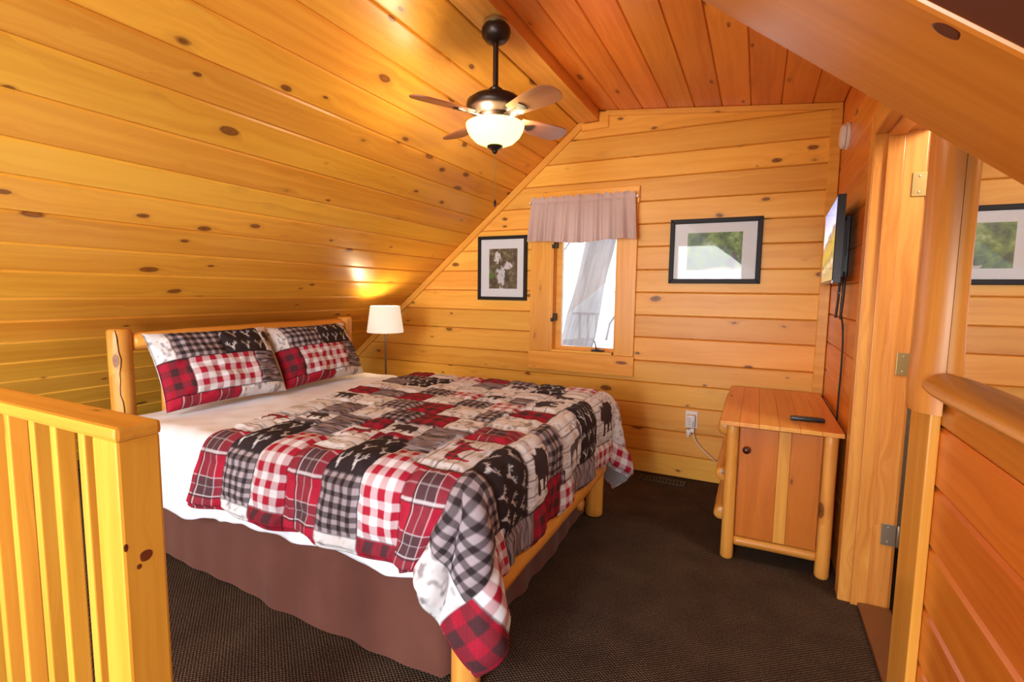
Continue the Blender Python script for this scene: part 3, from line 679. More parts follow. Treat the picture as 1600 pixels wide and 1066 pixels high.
kb.build('knob', simple('dark_wood_knob', (.06, .012, .008), .3), dp, smooth=60, M=Matrix.Translation((NX0+.095, NY0+.0118, .565)) @ Matrix.Rotation(PI/2, 4, 'X'))
log('bottom_rail', (NX0+.06, NY0+.032, .098), (NX1-.04, NY0+.032, .098), .026, .024, LOG, cab)
for z in (.64, .40, .20): log('side_log', (NX0-.006, NY0+.075, z), (NX0-.006, NY1-.05, z), .036, .036, LOG, cab, wob=.05)
# remote control
rm = thing('remote_control', (.245, 2.76, NZ), 'black remote control lying on the log cabinet', 'remote')
Mrm = Matrix.Translation((.245, 2.765, NZ+.0008)) @ Matrix.Rotation(math.radians(3), 4, 'Z')
MB().bbox(-.072, .072, -.021, .021, 0, .017, .005).build('shell', BLACK, rm, M=Mrm, smooth=30)
btn = simple('grey_rubber', (.10, .10, .11), .6)
for i in range(9):
    for j in range(3): MB().bbox(-.058+.0135*i, -.050+.0135*i, -.014+.011*j, -.008+.011*j, .0168, .0185, .0008).build('button', btn, rm, M=Mrm)

# ------------------------------------------------------------------ outlet adapter, plug, cord, floor vent
oa = thing('wall_adapter', (-.375, YB, .385), 'white plug-in adapter on the back wall with a dangling cord', 'adapter')
MB().bbox(-.410, -.330, YB-.008, YB-.0005, .375, .495, .002).build('wall_plate', WHITEP, oa)
MB().bbox(-.402, -.342, YB-.052, YB-.0082, .385, .472, .008).build('adapter_box', WHITEP, oa, smooth=30)
pt = simple('grey_print', (.35, .35, .36), .6)
for q in range(5): MB().box(-.392+.002*q, -.372+.003*(q % 3), YB-.0526, YB-.0519, .452-.011*q, .455-.011*q).build('printed_line', pt, oa)
MB().box(-.357, -.351, YB-.0526, YB-.0519, .398, .432).build('printed_line', pt, oa)
MB().bbox(-.396, -.366, YB-.05, YB-.018, .335, .372, .005).bbox(-.372, -.344, YB-.048, YB-.016, .352, .380, .005).bbox(-.390, -.376, YB-.046, YB-.024, .318, .338, .003).build('plug', WHITEP, oa, smooth=30)
MB().tube(smooth_path([(-.352, YB-.03, .36), (-.335, YB-.035, .30), (-.28, YB-.03, .235), (-.21, YB-.025, .175), (-.16, YB-.02, .12), (-.145, YB-.03, .05)]), .003, 7).build('cord', WHITEP, oa, smooth=True)
vt = thing('floor_vent', (-.53, 3.53, 0), 'dark metal floor vent in the carpet by the back wall', 'vent')
VM = simple('dark_register', (.045, .035, .025), .5, metal=.3)
fr = MB(); fr.box(-.69, -.38, 3.485, 3.497, .001, .008); fr.box(-.69, -.38, 3.563, 3.575, .001, .008); fr.box(-.69, -.675, 3.497, 3.563, .001, .008); fr.box(-.395, -.38, 3.497, 3.563, .001, .008)
fr.build('frame', VM, vt); MB().box(-.675, -.395, 3.497, 3.563, .0005, .002).build('grille_back', DARK, vt)
for k in range(12): MB().box(-.668+.023*k, -.656+.023*k, 3.498, 3.562, .0022, .0065).build('slat', VM, vt)

# ------------------------------------------------------------------ loft railing
rl = thing('loft_railing', (-1.6, .57, 0), 'pine loft railing with square newel post in the left foreground', 'railing')
along(MB().bbox(-1.226, -1.135, .539, .622, 0, .990, .006).build('newel_post', RAIL, rl), (0, 0, 1), (0, 1, 0))
MB().bbox(-2.35, -1.123, .532, .620, .9905, 1.021, .009).build('top_rail', RAIL, rl)
for x0 in (-2.26, -2.14, -2.02, -1.90, -1.785, -1.672, -1.5435, -1.443, -1.320):
    along(MB().bbox(x0, x0+.027, .555, .593, .0, .990, .003).build('baluster', RAIL, rl), (0, 0, 1), (0, 1, 0))

KNOT = wood('knot_wood', (.16, .035, .010), (.07, .014, .006), kr=0., fine=.4, rough=.35)
def knot(parent, c, U, V, ru, rv):
    M = frame(c, U, V); pts = [(ru*(1+.08*math.sin(3*a_+1))*math.cos(a_), rv*(1+.08*math.cos(2*a_))*math.sin(a_)) for a_ in [2*PI*k/18 for k in range(18)]]
    MB().prism(pts, -.002, .0006, .002, .0005).build('knot', KNOT, parent, M=M)
nw = bpy.data.objects['newel_post']
o_ = knot(rl, (-1.1349, .581, .734), (0, 1, 0), (0, 0, 1), .0125, .013)
o_ = knot(rl, (-1.1349, .545, .767), (0, 1, 0), (0, 0, 1), .004, .009)
o_ = knot(rl, (-1.1349, .567, .716), (0, 1, 0), (0, 0, 1), .005, .006)
knot(rf, (.106, .455, 1.481), -Uf, Vf, .0105, .0085)

# ------------------------------------------------------------------ lamp
LX, LY = -2.60, 3.10
lp = thing('floor_lamp', (LX, LY, 0), 'slim standing lamp with lit white tapered shade behind the bed', 'lamp')
MB().lathe([(.11, 0), (.115, .006), (.11, .016), (.03, .024), (.012, .04)], (LX, LY, 0), 32).build('base', BRONZE, lp, smooth=50)
MB().lathe([(.0075, .03), (.0075, .99)], (LX, LY, 0), 14).build('pole', simple('brushed_pole', (.16, .11, .08), .35, metal=.7), lp, smooth=True)
MB().lathe([(.016, .99), (.018, 1.0), (.018, 1.04), (.012, 1.045)], (LX, LY, 0), 16).build('socket', BRONZE, lp, smooth=True)
shm, nt, b, N, L = new_mat('lit_linen_shade'); tl = N.new('ShaderNodeBsdfTranslucent'); tl.inputs[0].default_value = (.12, .105, .085, 1); em = N.new('ShaderNodeEmission'); em.inputs[0].default_value = (1, .88, .70, 1); em.inputs[1].default_value = .45
ad = N.new('ShaderNodeAddShader'); mx = N.new('ShaderNodeMixShader'); mx.inputs[0].default_value = .5; b.inputs['Base Color'].default_value = (.88, .84, .78, 1); b.inputs['Roughness'].default_value = .9
L.new(b.outputs[0], mx.inputs[1]); L.new(tl.outputs[0], mx.inputs[2]); L.new(mx.outputs[0], ad.inputs[0]); L.new(em.outputs[0], ad.inputs[1]); L.new(ad.outputs[0], N['Material Output'].inputs[0])
MB().lathe([(.138, .972), (.140, .974), (.112, 1.176), (.110, 1.178), (.108, 1.176), (.136, .974)], (LX, LY, 0), 40, caps=False).build('lamp_shade', shm, lp, smooth=50)
bulb('lamp_bulb', (LX, LY, 1.085), 7, (1, .76, .46), .05)

# ------------------------------------------------------------------ bed
bed = thing('log_bed', (-1.75, 2.06, 0), 'peeled log bed frame with tall round head posts', 'bed')
BY0, BY1 = 1.335, 2.79; BXH, BXF = -2.72, -.80
for y in (BY0, BY1): log('head_post', (BXH, y, 0), (BXH, y, 1.10), .052, .050, LOG, bed, wob=.03)
ck_pts = []
for k in range(15):
    an = -.46+.10*math.sin(k*.8)+.05*math.sin(k*2.1)-.012*k; ck_pts.append((BXH+.0518*math.cos(an), BY0+.0518*math.sin(an), .62+.034*k))
MB().tube(ck_pts, [.0008]+[.0022]*13+[.0012], 6).build('drying_crack', DARK, bed)
for y in (BY0, BY1): log('foot_post', (BXF, y, 0), (BXF, y, .56), .050, .048, LOG, bed, wob=.03)
log('head_rail', (BXH, BY0+.045, 1.035), (BXH, BY1-.045, 1.04), .046, .050, LOG, bed, wob=.05)
log('lower_head_rail', (BXH, BY0+.045, .45), (BXH, BY1-.045, .45), .044, .044, LOG, bed)
for k in range(5):
    y = BY0+.20+k*(BY1-BY0-.40)/4; log('spindle', (BXH, y, .48), (BXH, y, 1.0), .024, .024, LOG, bed)
log('foot_rail', (BXF+.03, BY0+.04, .285), (BXF+.03, BY1-.04, .315), .046, .050, LOG, bed, wob=.04)
for y in (BY0+.115, BY1-.115): log('side_rail', (BXH+.03, y, .095), (BXF-.03, y, .095), .035, .035, LOG, bed)

def bevel_box(x0, x1, y0, y1, z0, z1, r):
    bm = bmesh.new(); bmesh.ops.create_cube(bm, size=1)
    for v in bm.verts: v.co = Vector((x0+(v.co.x+.5)*(x1-x0), y0+(v.co.y+.5)*(y1-y0), z0+(v.co.z+.5)*(z1-z0)))
    bmesh.ops.bevel(bm, geom=bm.edges[:], offset=r, segments=4, profile=.5, affect='EDGES'); return bm
bs = MB().bm(bevel_box(-2.64, -.87, 1.41, 2.72, .14, .38, .03)).build('box_spring', SHEET, bed, smooth=60)
mt = MB().bm(bevel_box(-2.65, -.86, 1.345, 2.785, .382, .675, .05)).build('mattress', SHEET, smooth=60); tag(mt, 'white mattress edge showing between quilt and brown skirt', 'mattress')

def grid_obj(name, P, mat, parent=None, colors=None, smooth=True):
    nu, nv = P.shape[:2]; me = bpy.data.meshes.new(name)
    idx = np.arange(nu*nv).reshape(nu, nv)
    f = np.stack([idx[:-1, :-1], idx[1:, :-1], idx[1:, 1:], idx[:-1, 1:]], -1).reshape(-1, 4)
    me.vertices.add(nu*nv); me.vertices.foreach_set('co', P.reshape(-1).astype(np.float32))
    me.loops.add(f.size); me.loops.foreach_set('vertex_index', f.reshape(-1).astype(np.int32))
    me.polygons.add(len(f)); me.polygons.foreach_set('loop_start', np.arange(0, f.size, 4, dtype=np.int32)); me.polygons.foreach_set('loop_total', np.full(len(f), 4, np.int32))
    me.polygons.foreach_set('use_smooth', np.ones(len(f), bool)); me.update(calc_edges=True); me.validate()
    if colors is not None:
        a = me.color_attributes.new('print', 'FLOAT_COLOR', 'POINT'); c4 = np.ones((nu*nv, 4), np.float32); c4[:, :3] = colors.reshape(-1, 3); a.data.foreach_set('color', c4.reshape(-1))
    me.materials.append(mat); return add(name, me, parent)
def vnoise(x, y, seed):
    r = np.random.default_rng(seed).random((64, 64)); xi = np.floor(x).astype(int); yi = np.floor(y).astype(int); fx = x-xi; fy = y-yi
    fx = fx*fx*(3-2*fx); fy = fy*fy*(3-2*fy); g = lambda a, b_: r[a % 64, b_ % 64]
    return (g(xi, yi)*(1-fx)+g(xi+1, yi)*fx)*(1-fy)+(g(xi, yi+1)*(1-fx)+g(xi+1, yi+1)*fx)*fy
def sstep(a, b_, x): t = np.clip((x-a)/(b_-a), 0, 1); return t*t*(3-2*t)

# ---- fabric print, painted in fabric coordinates (metres)
RED = np.array([.36, .012, .035]); WHT = np.array([.68, .69, .73]); INK = np.array([.028, .019, .022]); GRY = np.array([.33, .28, .31]); MID = np.array([.11, .09, .10])
def inpoly(px, py, poly):
    res = np.zeros(px.shape, bool); n = len(poly)
    for i in range(n):
        x0, y0 = poly[i]; x1, y1 = poly[(i+1) % n]
        if y0 == y1: continue
        c = ((y0 > py) != (y1 > py)) & (px < (x1-x0)*(py-y0)/(y1-y0)+x0); res ^= c
    return res
def segd(px, py, a, b_):
    dx, dy = b_[0]-a[0], b_[1]-a[1]; t = np.clip(((px-a[0])*dx+(py-a[1])*dy)/(dx*dx+dy*dy), 0, 1)
    return np.hypot(px-a[0]-t*dx, py-a[1]-t*dy)
BEAR = [(.02, .60), (.08, .72), (.15, .78), (.17, .87), (.24, .81), (.32, .80), (.45, .90), (.62, .86), (.8, .84), (.93, .72), (.98, .5), (.95, .28), (.99, .06), (.85, .06), (.84, .25), (.72, .36), (.68, .1), (.55, .1), (.56, .34), (.42, .34), (.40, .06), (.26, .06), (.28, .34), (.22, .5), (.1, .52)]
MOOSE = [(.12, .0), (.17, .0), (.22, .28), (.30, .42), (.52, .42), (.60, .30), (.62, .0), (.67, .0), (.70, .34), (.78, .50), (.86, .52), (.97, .46), (.99, .54), (.92, .64), (.84, .70), (.95, .74), (1.0, .86), (.96, .96), (.90, .84), (.86, .95), (.82, .82), (.76, .92), (.74, .8), (.66, .9), (.68, .78), (.74, .70), (.66, .73), (.5, .70), (.3, .68), (.16, .64), (.10, .48), (.14, .3)]
DEER = [(.15, 0), (.19, 0), (.22, .25), (.32, .36), (.58, .36), (.63, .24), (.63, 0), (.68, 0), (.70, .30), (.76, .46), (.84, .54), (.95, .50), (.97, .57), (.88, .66), (.90, .80), (.99, .96), (.86, .84), (.84, .98), (.80, .80), (.76, .97), (.74, .78), (.62, .88), (.72, .72), (.78, .64), (.66, .60), (.4, .58), (.2, .58), (.13, .48), (.16, .3)]
STAG = [((.5, .08), (.5, .26), .055), ((.5, .26), (.5, .40), .095), ((.34, .44), (.66, .44), .035), ((.46, .44), (.32, .54), .028), ((.32, .54), (.20, .70), .028), ((.20, .70), (.24, .95), .024), ((.26, .62), (.08, .66), .022), ((.20, .72), (.04, .84), .022), ((.32, .54), (.36, .74), .022),
        ((.54, .44), (.68, .54), .028), ((.68, .54), (.80, .70), .028), ((.80, .70), (.76, .95), .024), ((.74, .62), (.92, .66), .022), ((.80, .72), (.96, .84), .022), ((.68, .54), (.64, .74), .022)]
def cellmix(a, b_, per): return (np.floor(a/per) % 2), (np.floor(b_/per) % 2)
def paint(kind, s, t, seed, box):
    n = s.shape[0]; C = np.zeros((n, 3)); s0, s1, t0, t1 = box
    if kind in ('rw', 'grey'):
        per = .030 if kind == 'rw' else .019; a, b_ = cellmix(s-s0, t-t0, per); k = (a+b_)/2
        if kind == 'rw': C = WHT*(1-k)[:, None]+RED*k[:, None]
        else:
            cols = np.stack([GRY*1.15, MID*1.1, INK]); C = cols[(a+b_).astype(int)]
    elif kind == 'plaid2':
        a, b_ = cellmix(s-s0, t-t0, .034); k = (a+b_)/2*.9
        C = RED*(1-k)[:, None]+(INK*1.3)*k[:, None]; tw = np.where((np.floor((s+t)/.006) % 2) > 0, 1., .8); C = C*tw[:, None]
    elif kind == 'plaid':
        per = .175; u = ((s-s0)/per+.10) % 1; v = ((t-t0)/per+.05) % 1
        du_, dv_ = ((u > .48) & (u < .88)), ((v > .48) & (v < .88)); dk = du_*.46+dv_*.46
        C = RED*1.15*(1-dk)[:, None]+(INK*2.2)*dk[:, None]
        tw = np.where((np.floor((s+t)/.006) % 2) > 0, 1., .82); C = C*tw[:, None]
        for w, q, hw, al in ((u, .46, .016, .75), (v, .46, .016, .75), (u, .90, .010, .55), (v, .90, .010, .55), (u, .68, .010, .30), (v, .68, .010, .30)):
            m = np.abs(w-q) < hw; C[m] = C[m]*(1-al)+WHT*al*.85
        for w in (u, v):
            m = np.abs(w-.42) < .018; C[m] = C[m]*.3+INK*.7
    elif kind == 'stag':
        C = np.tile(INK, (n, 1)); per = .080; row = np.floor((t-t0)/per); a = ((s-s0)/per+.5*(row % 2)) % 1; b_ = ((t-t0)/per) % 1; a = (a-.5)/.74+.5; b_ = (b_-.5)/.74+.5
        d = np.full(n, 9.)
        for p, q, w in STAG: d = np.minimum(d, segd(a, b_, p, q)-w)
        k = sstep(.02, -.015, d); C = C*(1-k)[:, None]+(WHT*.8)*k[:, None]
    else:      # birch boards, grey weathered wood, with or without an animal
        if kind == 'wood':
            g = vnoise(s*14+seed, t*190, seed)*.6+vnoise(s*30, t*420+seed, seed+1)*.4; k = sstep(.25, .75, g)
            C = (INK*1.8)*(1-k)[:, None]+(GRY*1.0)*k[:, None]
        else:
            warm = WHT*(np.array([1., 1., 1.]) if kind != 'birch' else np.array([1.0, .98, .95]))
            g = vnoise(s*20+seed, t*120, seed)*.5+vnoise(s*60, t*300, seed+3)*.5 if kind != 'birch' else vnoise(s*38+seed, t*38, seed)*.5+vnoise(s*90, t*70, seed+2)*.5
            k = sstep(.52, .80, g)*(.62 if kind != 'birch' else .75); C = warm*(1-k)[:, None]+(MID*1.4)*k[:, None]
            pw = ((t-t0) % .062); m = pw < .0035
            if kind != 'birch': C[m] = MID
        if kind in ('bear', 'moose', 'deer', 'bearf'):
            a = (s-s0)/(s1-s0); b_ = (t-t0)/(t1-t0); a = (a-.14)/.72; b_ = (b_-.14)/.72
            if kind == 'bearf': a = 1-a
            poly = {'bear': BEAR, 'bearf': BEAR, 'moose': MOOSE, 'deer': DEER}[kind]; m = inpoly(a, b_, poly)
            if kind == 'moose':
                x, y = cellmix(s-s0, t-t0, .017); k = (x+y)/2; C[m] = (RED*1.15*(1-k)[:, None]+(INK*2)*k[:, None])[m]
            else: C[m] = INK*1.7 if kind != 'deer' else MID*.9
    return C
def paint_all(S, T, rects):
    C = np.zeros(S.shape+(3,)); C[:] = WHT; D = np.full(S.shape, .0)
    for i, (s0, s1, t0, t1, kind) in enumerate(rects):
        rot = kind.endswith('^'); kk = kind.rstrip('^')       # ^ : the motif is turned to stand along s
        m = (S >= s0) & (S < s1) & (T >= t0) & (T < t1)
        if not m.any(): continue
        if rot: C[m] = paint(kk, T[m], -S[m], i*7+1, (t0, t1, -s1, -s0))
        else: C[m] = paint(kk, S[m], T[m], i*7+1, (s0, s1, t0, t1))
        D[m] = np.minimum(np.minimum(S[m]-s0, s1-S[m]), np.minimum(T[m]-t0, t1-T[m]))
    seam = D < .0022; C[seam] *= .30
    return C, D

# ---- drape of a cloth over the bed
def drape(S, T, xh0, xh1, xF, yN, yF, oN, oFt, oF, ztop, R, wav=1., lean=0., cflare=0.):
    """S 0..sF+oFt along the bed, T 0..oN+W+oF across; overhang near, foot, far"""
    W = yF-yN; tN, tF = oN, oN+W
    fr = np.clip((T-tN)/W, 0, 1); xh = xh0+(xh1-xh0)*fr-lean*np.clip((tN-T)/oN, 0, 1); sF = abs(xF-(xh0+xh1)/2)
    x_in = np.minimum(S, sF)/sF; X = xh+(xF-xh)*x_in; Y = yN+np.clip(T-tN, 0, W)
    a = np.maximum(tN-T, 0); a2 = np.maximum(T-tF, 0); b_ = np.maximum(S-sF, 0); side = np.where(a > 0, -1., 1.); aa = np.maximum(a, a2)
    r = np.hypot(aa, b_); ph = np.arctan2(b_, aa+1e-9)
    q = R*PI/2; out = np.where(r < q, R*np.sin(np.minimum(r, q)/R), R); drop = np.where(r < q, R*(1-np.cos(np.minimum(r, q)/R)), R+r-q)
    cor = np.where((aa > 0) & (b_ > 0), np.sin(2*ph), 0.)
    out = out+cor*drop*(.12+.16*cflare)+cor*np.sin(ph*7.+.6)*.05*np.clip(drop/.3, 0, 1.3)*wav
    hang = np.clip((drop-R)/.25, 0, 1.2)
    out = out+wav*hang*(.016*np.sin(S*17+1)*np.cos(ph)+.010*np.sin(S*29)*np.cos(ph)+.014*np.sin(T*19)*np.sin(ph))
    sw = cflare*np.clip((drop-.05)/.30, 0, 1.4); c2 = np.where(b_ > 0, np.cos(ph)**2, np.exp(-(np.maximum(sF-S, 0)/.13)**2)); s2 = np.where(aa > 0, np.sin(ph)**2, np.exp(-(np.minimum(np.abs(T-tN), np.abs(T-tF))/.13)**2))
    X = X+out*np.sin(ph)*(r > 0)-.14*sw*c2*(aa > 0); Y = Y+side*out*np.cos(ph)*(r > 0)-.10*sw*s2*(b_ > 0)*np.where(T < (tN+tF)/2, -1., 1.)*np.where(T < (tN+tF)/2, 1., .3); Z = ztop-drop-cflare*.075*cor*np.clip(drop/.3, 0, 1.3)
    return np.stack([X, Y, Z], -1), drop
def normals(P):
    du_ = np.gradient(P, axis=0); dv_ = np.gradient(P, axis=1); n = np.cross(du_, dv_); return n/(np.linalg.norm(n, axis=-1, keepdims=True)+1e-12)

# sheet, folded back over the head end
W_ = 1.47
S, T = np.meshgrid(np.arange(0, 1.72, .012), np.arange(0, .40+W_+.34, .012), indexing='ij')
Tn = .40-(.40-T)*(1-.09*sstep(.45, .95, S)-.025*np.sin(S*11)); T2 = np.where(T < .40, Tn, T)
Psh, dr_ = drape(S, T2, -2.60, -2.62, -.90, 1.325, 1.325+W_, .40, 0, .34, .697, .06, .55)
Psh[..., 2] += .008*(vnoise(S*9, T*9, 5)-.5)+.006*(vnoise(S*22, T*14, 6)-.5)
Psh[..., 1] += -.02*np.clip((S-.1), 0, 1)*0
hem = np.clip((.05-T)/.05, 0, 1); Psh[..., 2] += hem*.0
sh = grid_obj('bed_sheet', Psh[:, ::-1], SHEET); md = sh.modifiers.new('thick', 'SOLIDIFY'); md.thickness = .006; md.offset = 1
tag(sh, 'smooth white bed sheet folded back below the pillows', 'sheet')

# comforter
oN, oFt, oF = .345, .41, .36; yN, yF = 1.305, 2.815; xh0, xh1, xF = -1.93, -2.13, -.80; Wc = yF-yN; sF = abs(xF-(xh0+xh1)/2); Ls, Lt = sF+oFt, oN+Wc+oF
cs_ = np.linspace(0, sF, 8)         # seven columns on top
near = ['plaid', 'grey', 'rw', 'plaid', 'grey', 'rw', 'plaid']
rects = []
# general field
fill = ['wood', 'plaid2', 'birch', 'grey', 'bear', 'rw', 'stag', 'plaid', 'white']
rr_ = random.Random(5); trow = [.48, .90, 1.10, 1.26, 1.42, 1.58, 1.74, 1.92, Lt+.01]
seq = [['white', 'wood', 'birch', 'grey', 'plaid2', 'birch', 'plaid'],
       ['bear', 'birch', 'grey', 'plaid2', 'birch', 'grey', 'birch'],
       ['plaid2', 'wood', 'plaid2', 'birch', 'grey', 'rw', 'plaid2'],
       ['birch', 'white', 'grey', 'rw', 'bearf', 'wood', 'white'],
       ['wood', 'stag', 'birch', 'white', 'birch', 'white', 'bear'],
       ['grey', 'stag', 'white', 'wood', 'bear', 'stag', 'white'],
       ['plaid2', 'white', 'rw', 'plaid2', 'grey', 'stag', 'rw'],
       ['plaid', 'grey', 'rw', 'plaid', 'grey', 'rw', 'plaid']]
for j in range(8):
    off = rr_.choice((-.05, 0, .04)) if 0 < j < 6 else 0
    for i in range(7):
        a0 = cs_[i]+(off if i else 0); a1 = cs_[i+1]+(off if i < 6 else 0); rects.append((a0, a1, trow[j], trow[j+1], seq[j][i]))
# near side rows
for i in range(7):
    k = near[i]; a0, a1 = cs_[i], cs_[i+1]
    if k == 'plaid': rects.append((a0, a1, 0, .35, 'plaid')); rects.append((a0, a1, .35, .50, 'white')); rects.append((a0, a1, .50, .62, 'bear' if i != 3 else 'plaid2'))
    if k == 'grey': rects.append((a0, a1, 0, .065, 'birch')); rects.append((a0, a1, .065, .27, 'grey')); rects.append((a0, a1, .27, .55, 'stag'))
    if k == 'rw': rects.append((a0, a1, 0, .075, 'plaid2')); rects.append((a0, a1, .075, .46, 'rw')); rects.append((a0, a1, .46, .60, 'wood'))
rects += [(cs_[0], cs_[1]+.02, .48, .60, 'moose'), (cs_[1]-.02, cs_[2], .58, .70, 'bear'), (cs_[2], cs_[3]+.05, .56, .72, 'wood'), (cs_[3]-.02, cs_[4]-.02, .46, .62, 'moose'),
          (cs_[4]-.06, cs_[5]-.03, .58, .72, 'bear'), (cs_[5]-.03, cs_[6], .50, .74, 'wood'), (cs_[3], cs_[4]-.06, .62, .74, 'plaid2')]
rects += [(cs_[6], cs_[7], .0, .36, 'plaid'), (cs_[6]-.05, cs_[7], .36, .66, 'moose^'), (cs_[6]-.02, cs_[7], .66, .84, 'plaid'), (cs_[6]-.03, cs_[7], .84, 1.03, 'birch'), (cs_[6], cs_[7], 1.03, 1.17, 'plaid2'), (cs_[6]-.02, cs_[7], 1.17, 1.42, 'bear^')]
# foot drop
f0, f1, f2 = sF, sF+.27, Ls+.01
rects += [(f0, f2, 0, Lt+.01, 'grey'), (f0, f2-.12, 0, .13, 'birch'), (f0, f1-.04, .13, .40, 'grey'), (f0, f1, .40, .66, 'stag'), (f0, f1, .66, .86, 'bear^'), (f0, f1-.06, .86, 1.02, 'grey'), (f0, f1, 1.02, 1.28, 'deer^'), (f0, f1, 1.28, 1.52, 'stag^'),
          (f0, f1, 1.52, 1.84, 'bear^'), (f0, f1, 1.84, Lt+.01, 'birch'), (f1-.04, f2, .0, .15, 'plaid2'), (f1-.04, f2, .15, .42, 'rw'), (f1, f2, .42, .70, 'wood'), (f1, f2, .70, .84, 'plaid2'), (f1-.06, f2, .84, 1.0, 'plaid2'), (f1, f2, 1.0, 1.16, 'rw'), (f1, f2, 1.16, 1.5, 'wood'), (f1, f2, 1.5, Lt+.01, 'rw')]
stp = .0042
S, T = np.meshgrid(np.linspace(0, Ls, int(Ls/stp)), np.linspace(0, Lt, int(Lt/stp)), indexing='ij')
P0, drp = drape(S, T, xh0, xh1, xF, yN, yF, oN, oFt, oF, .716, .075, 1., .13, 1.)
P0[..., 2] += .012*np.sin(np.clip((T-oN)/Wc, 0, 1)*PI)*(S < sF+.05)
P0[..., 2] += .010*(vnoise(S*5+3, T*5, 21)-.5)
C_, D_ = paint_all(S, T, rects)
edge = np.minimum(np.minimum(S, Ls-S), np.minimum(T, Lt-T)); e_ = sstep(0, .035, edge)
puff = (.010+.012*sstep(0, .035, D_)+.004*np.abs(np.sin(T*PI/.105))+.006*(vnoise(S*16, T*16, 31)-.5)+.005*(vnoise(S*40, T*28, 32)-.5))*e_
Nn = normals(P0); flip = np.sign(Nn[len(Nn)//4, Nn.shape[1]//2, 2]); Nn *= flip
Pt = P0+Nn*puff[..., None]
cf_root = thing('comforter', (-1.4, 2.06, .7), 'lodge patchwork comforter with plaid checks, bears and moose draped over the bed', 'comforter')
def orient(P, Cc=None):
    return (P[:, ::-1], None if Cc is None else Cc[:, ::-1]) if flip < 0 else (P, Cc)
a_, c_ = orient(Pt, C_); grid_obj('patchwork_top', a_, PRINT, cf_root, c_)
st4 = (slice(None, None, 4), slice(None, None, 4))
lin_m, nt, b, N, L = new_mat('grey_striped_lining'); tc = N.new('ShaderNodeTexCoord'); sp = N.new('ShaderNodeSeparateXYZ'); L.new(tc.outputs['Object'], sp.inputs[0])
w = math_n(nt, 'SINE', math_n(nt, 'MULTIPLY', math_n(nt, 'ADD', sp.outputs[2], math_n(nt, 'MULTIPLY', sp.outputs[0], .3)), 420)); L.new(ramp(nt, w, [(.2, (.34, .33, .33)), (.8, (.62, .60, .58))]), b.inputs['Base Color']); b.inputs['Roughness'].default_value = .9
Pl = P0[::3, ::3] - Nn[::3, ::3]*(.006*e_[::3, ::3])[..., None]
a_, _ = orient(Pl); grid_obj('lining', a_[:, ::-1], lin_m, cf_root)

# bed skirt
sk = []; nsk = 90
path = [(-2.66, 1.392), (-.885, 1.318), (-.872, 1.36), (-.868, 2.74), (-.9, 2.755), (-2.66, 2.755)]
pp = []
for i in range(len(path)-1):
    a, b_ = Vector(path[i]), Vector(path[i+1]); k = max(2, int((b_-a).length/.02))
    pp += [a.lerp(b_, q/k) for q in range(k)]
pp.append(Vector(path[-1]))
Psk = np.zeros((len(pp), 14, 3))
for i, p in enumerate(pp):
    tn = (pp[min(i+1, len(pp)-1)]-pp[max(i-1, 0)]).normalized(); nn = Vector((tn.y, -tn.x))
    for j in range(14):
        z = .385-(.385-.012)*j/13; amp = .007*j/13; w = amp*(math.sin(i*.33+math.sin(i*.11)*2)+.5*math.sin(i*.71)); o_ = .018*j/13
        Psk[i, j] = (p.x+nn.x*(w+o_), p.y+nn.y*(w+o_), z+.010*(j/13)*math.sin(i*.09))
skt = grid_obj('bed_skirt', Psk, SKIRT); tag(skt, 'reddish brown cloth bed skirt hanging to the carpet', 'bed skirt'); md = skt.modifiers.new('thick', 'SOLIDIFY'); md.thickness = .002; md.use_rim = False

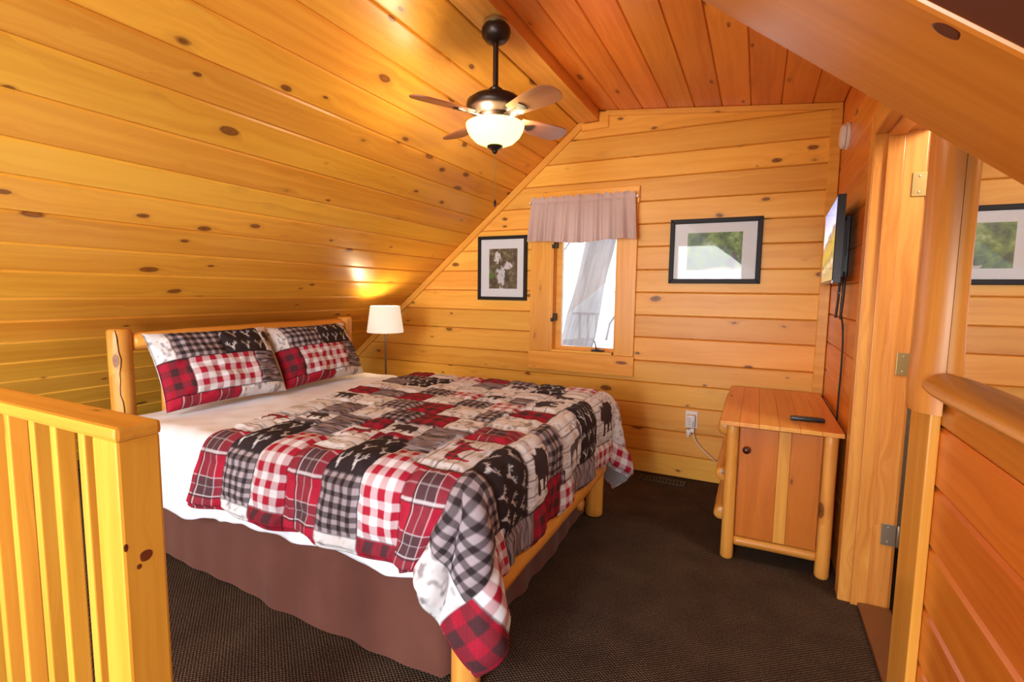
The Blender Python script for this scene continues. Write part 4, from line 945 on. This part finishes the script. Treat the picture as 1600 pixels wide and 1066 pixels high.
# pillows in patchwork shams
def pillow(yc, w, hgt, tilt, xb, zb, yaw, label, seed):
    n = 150; A, B = np.meshgrid(np.linspace(-1, 1, n), np.linspace(-1, 1, n), indexing='ij')
    prof = np.clip(1-np.abs(A)**3.2, 0, 1)**.55*np.clip(1-np.abs(B)**3.0, 0, 1)**.55
    pin = 1-.055*(1-np.abs(B)**2)*np.abs(A)**4; pin2 = 1-.07*(1-np.abs(A)**2)*np.abs(B)**4
    U = A*w/2*pin; V = B*hgt/2*pin2
    wr = .010*(vnoise(A*4+seed, B*4, seed)-.5)*2+.006*(vnoise(A*9+seed, B*8, seed+1)-.5)*2
    thk = .085*prof*(1+.12*(-B))+wr*np.clip(prof*1.5, 0, 1)
    S_, T_ = (A+1)/2, (B+1)/2
    rc = [(0, .13, .58, 1.01, 'birch'), (.13, .50, .58, 1.01, 'grey'), (.50, .88, .58, 1.01, 'stag'), (.88, 1.01, .58, 1.01, 'bear'), (0, .20, .13, .58, 'plaid2'), (.20, .74, .13, .58, 'rw'), (.74, 1.01, .13, .58, 'wood'), (0, .55, -.01, .13, 'plaid'), (.55, 1.01, -.01, .13, 'birch')]
    rc = [(a*w, b_*w, c*hgt, d*hgt, k) for a, b_, c, d, k in rc]
    Cc, Dd = paint_all(S_*w, T_*hgt, rc); thk = thk-.004*sstep(.008, 0, Dd)
    t = thing('pillow', (xb, yc, zb), label, 'pillow', 'shams on the bed')
    # local: U along +y (room), V up, N toward +x
    M = Matrix.Translation((xb, yc, zb)) @ Matrix.Rotation(yaw, 4, 'Z') @ Matrix.Rotation(-tilt, 4, 'Y')
    def place(N_):
        P = np.stack([N_, U, V+hgt/2], -1); R3 = np.array(M.to_3x3()); return P @ R3.T+np.array(M.translation)
    grid_obj('sham_front', place(thk+.004), PRINT, t, Cc); grid_obj('sham_back', place(-thk*.75-.002)[:, ::-1], SHEET, t)
    return t
pillow(1.672, .63, .40, math.radians(27), -2.40, .722, math.radians(-3), 'patchwork sham pillow nearest the newel post', 41)
pillow(2.335, .66, .39, math.radians(27), -2.42, .722, math.radians(2), 'patchwork sham pillow nearest the floor lamp', 77)
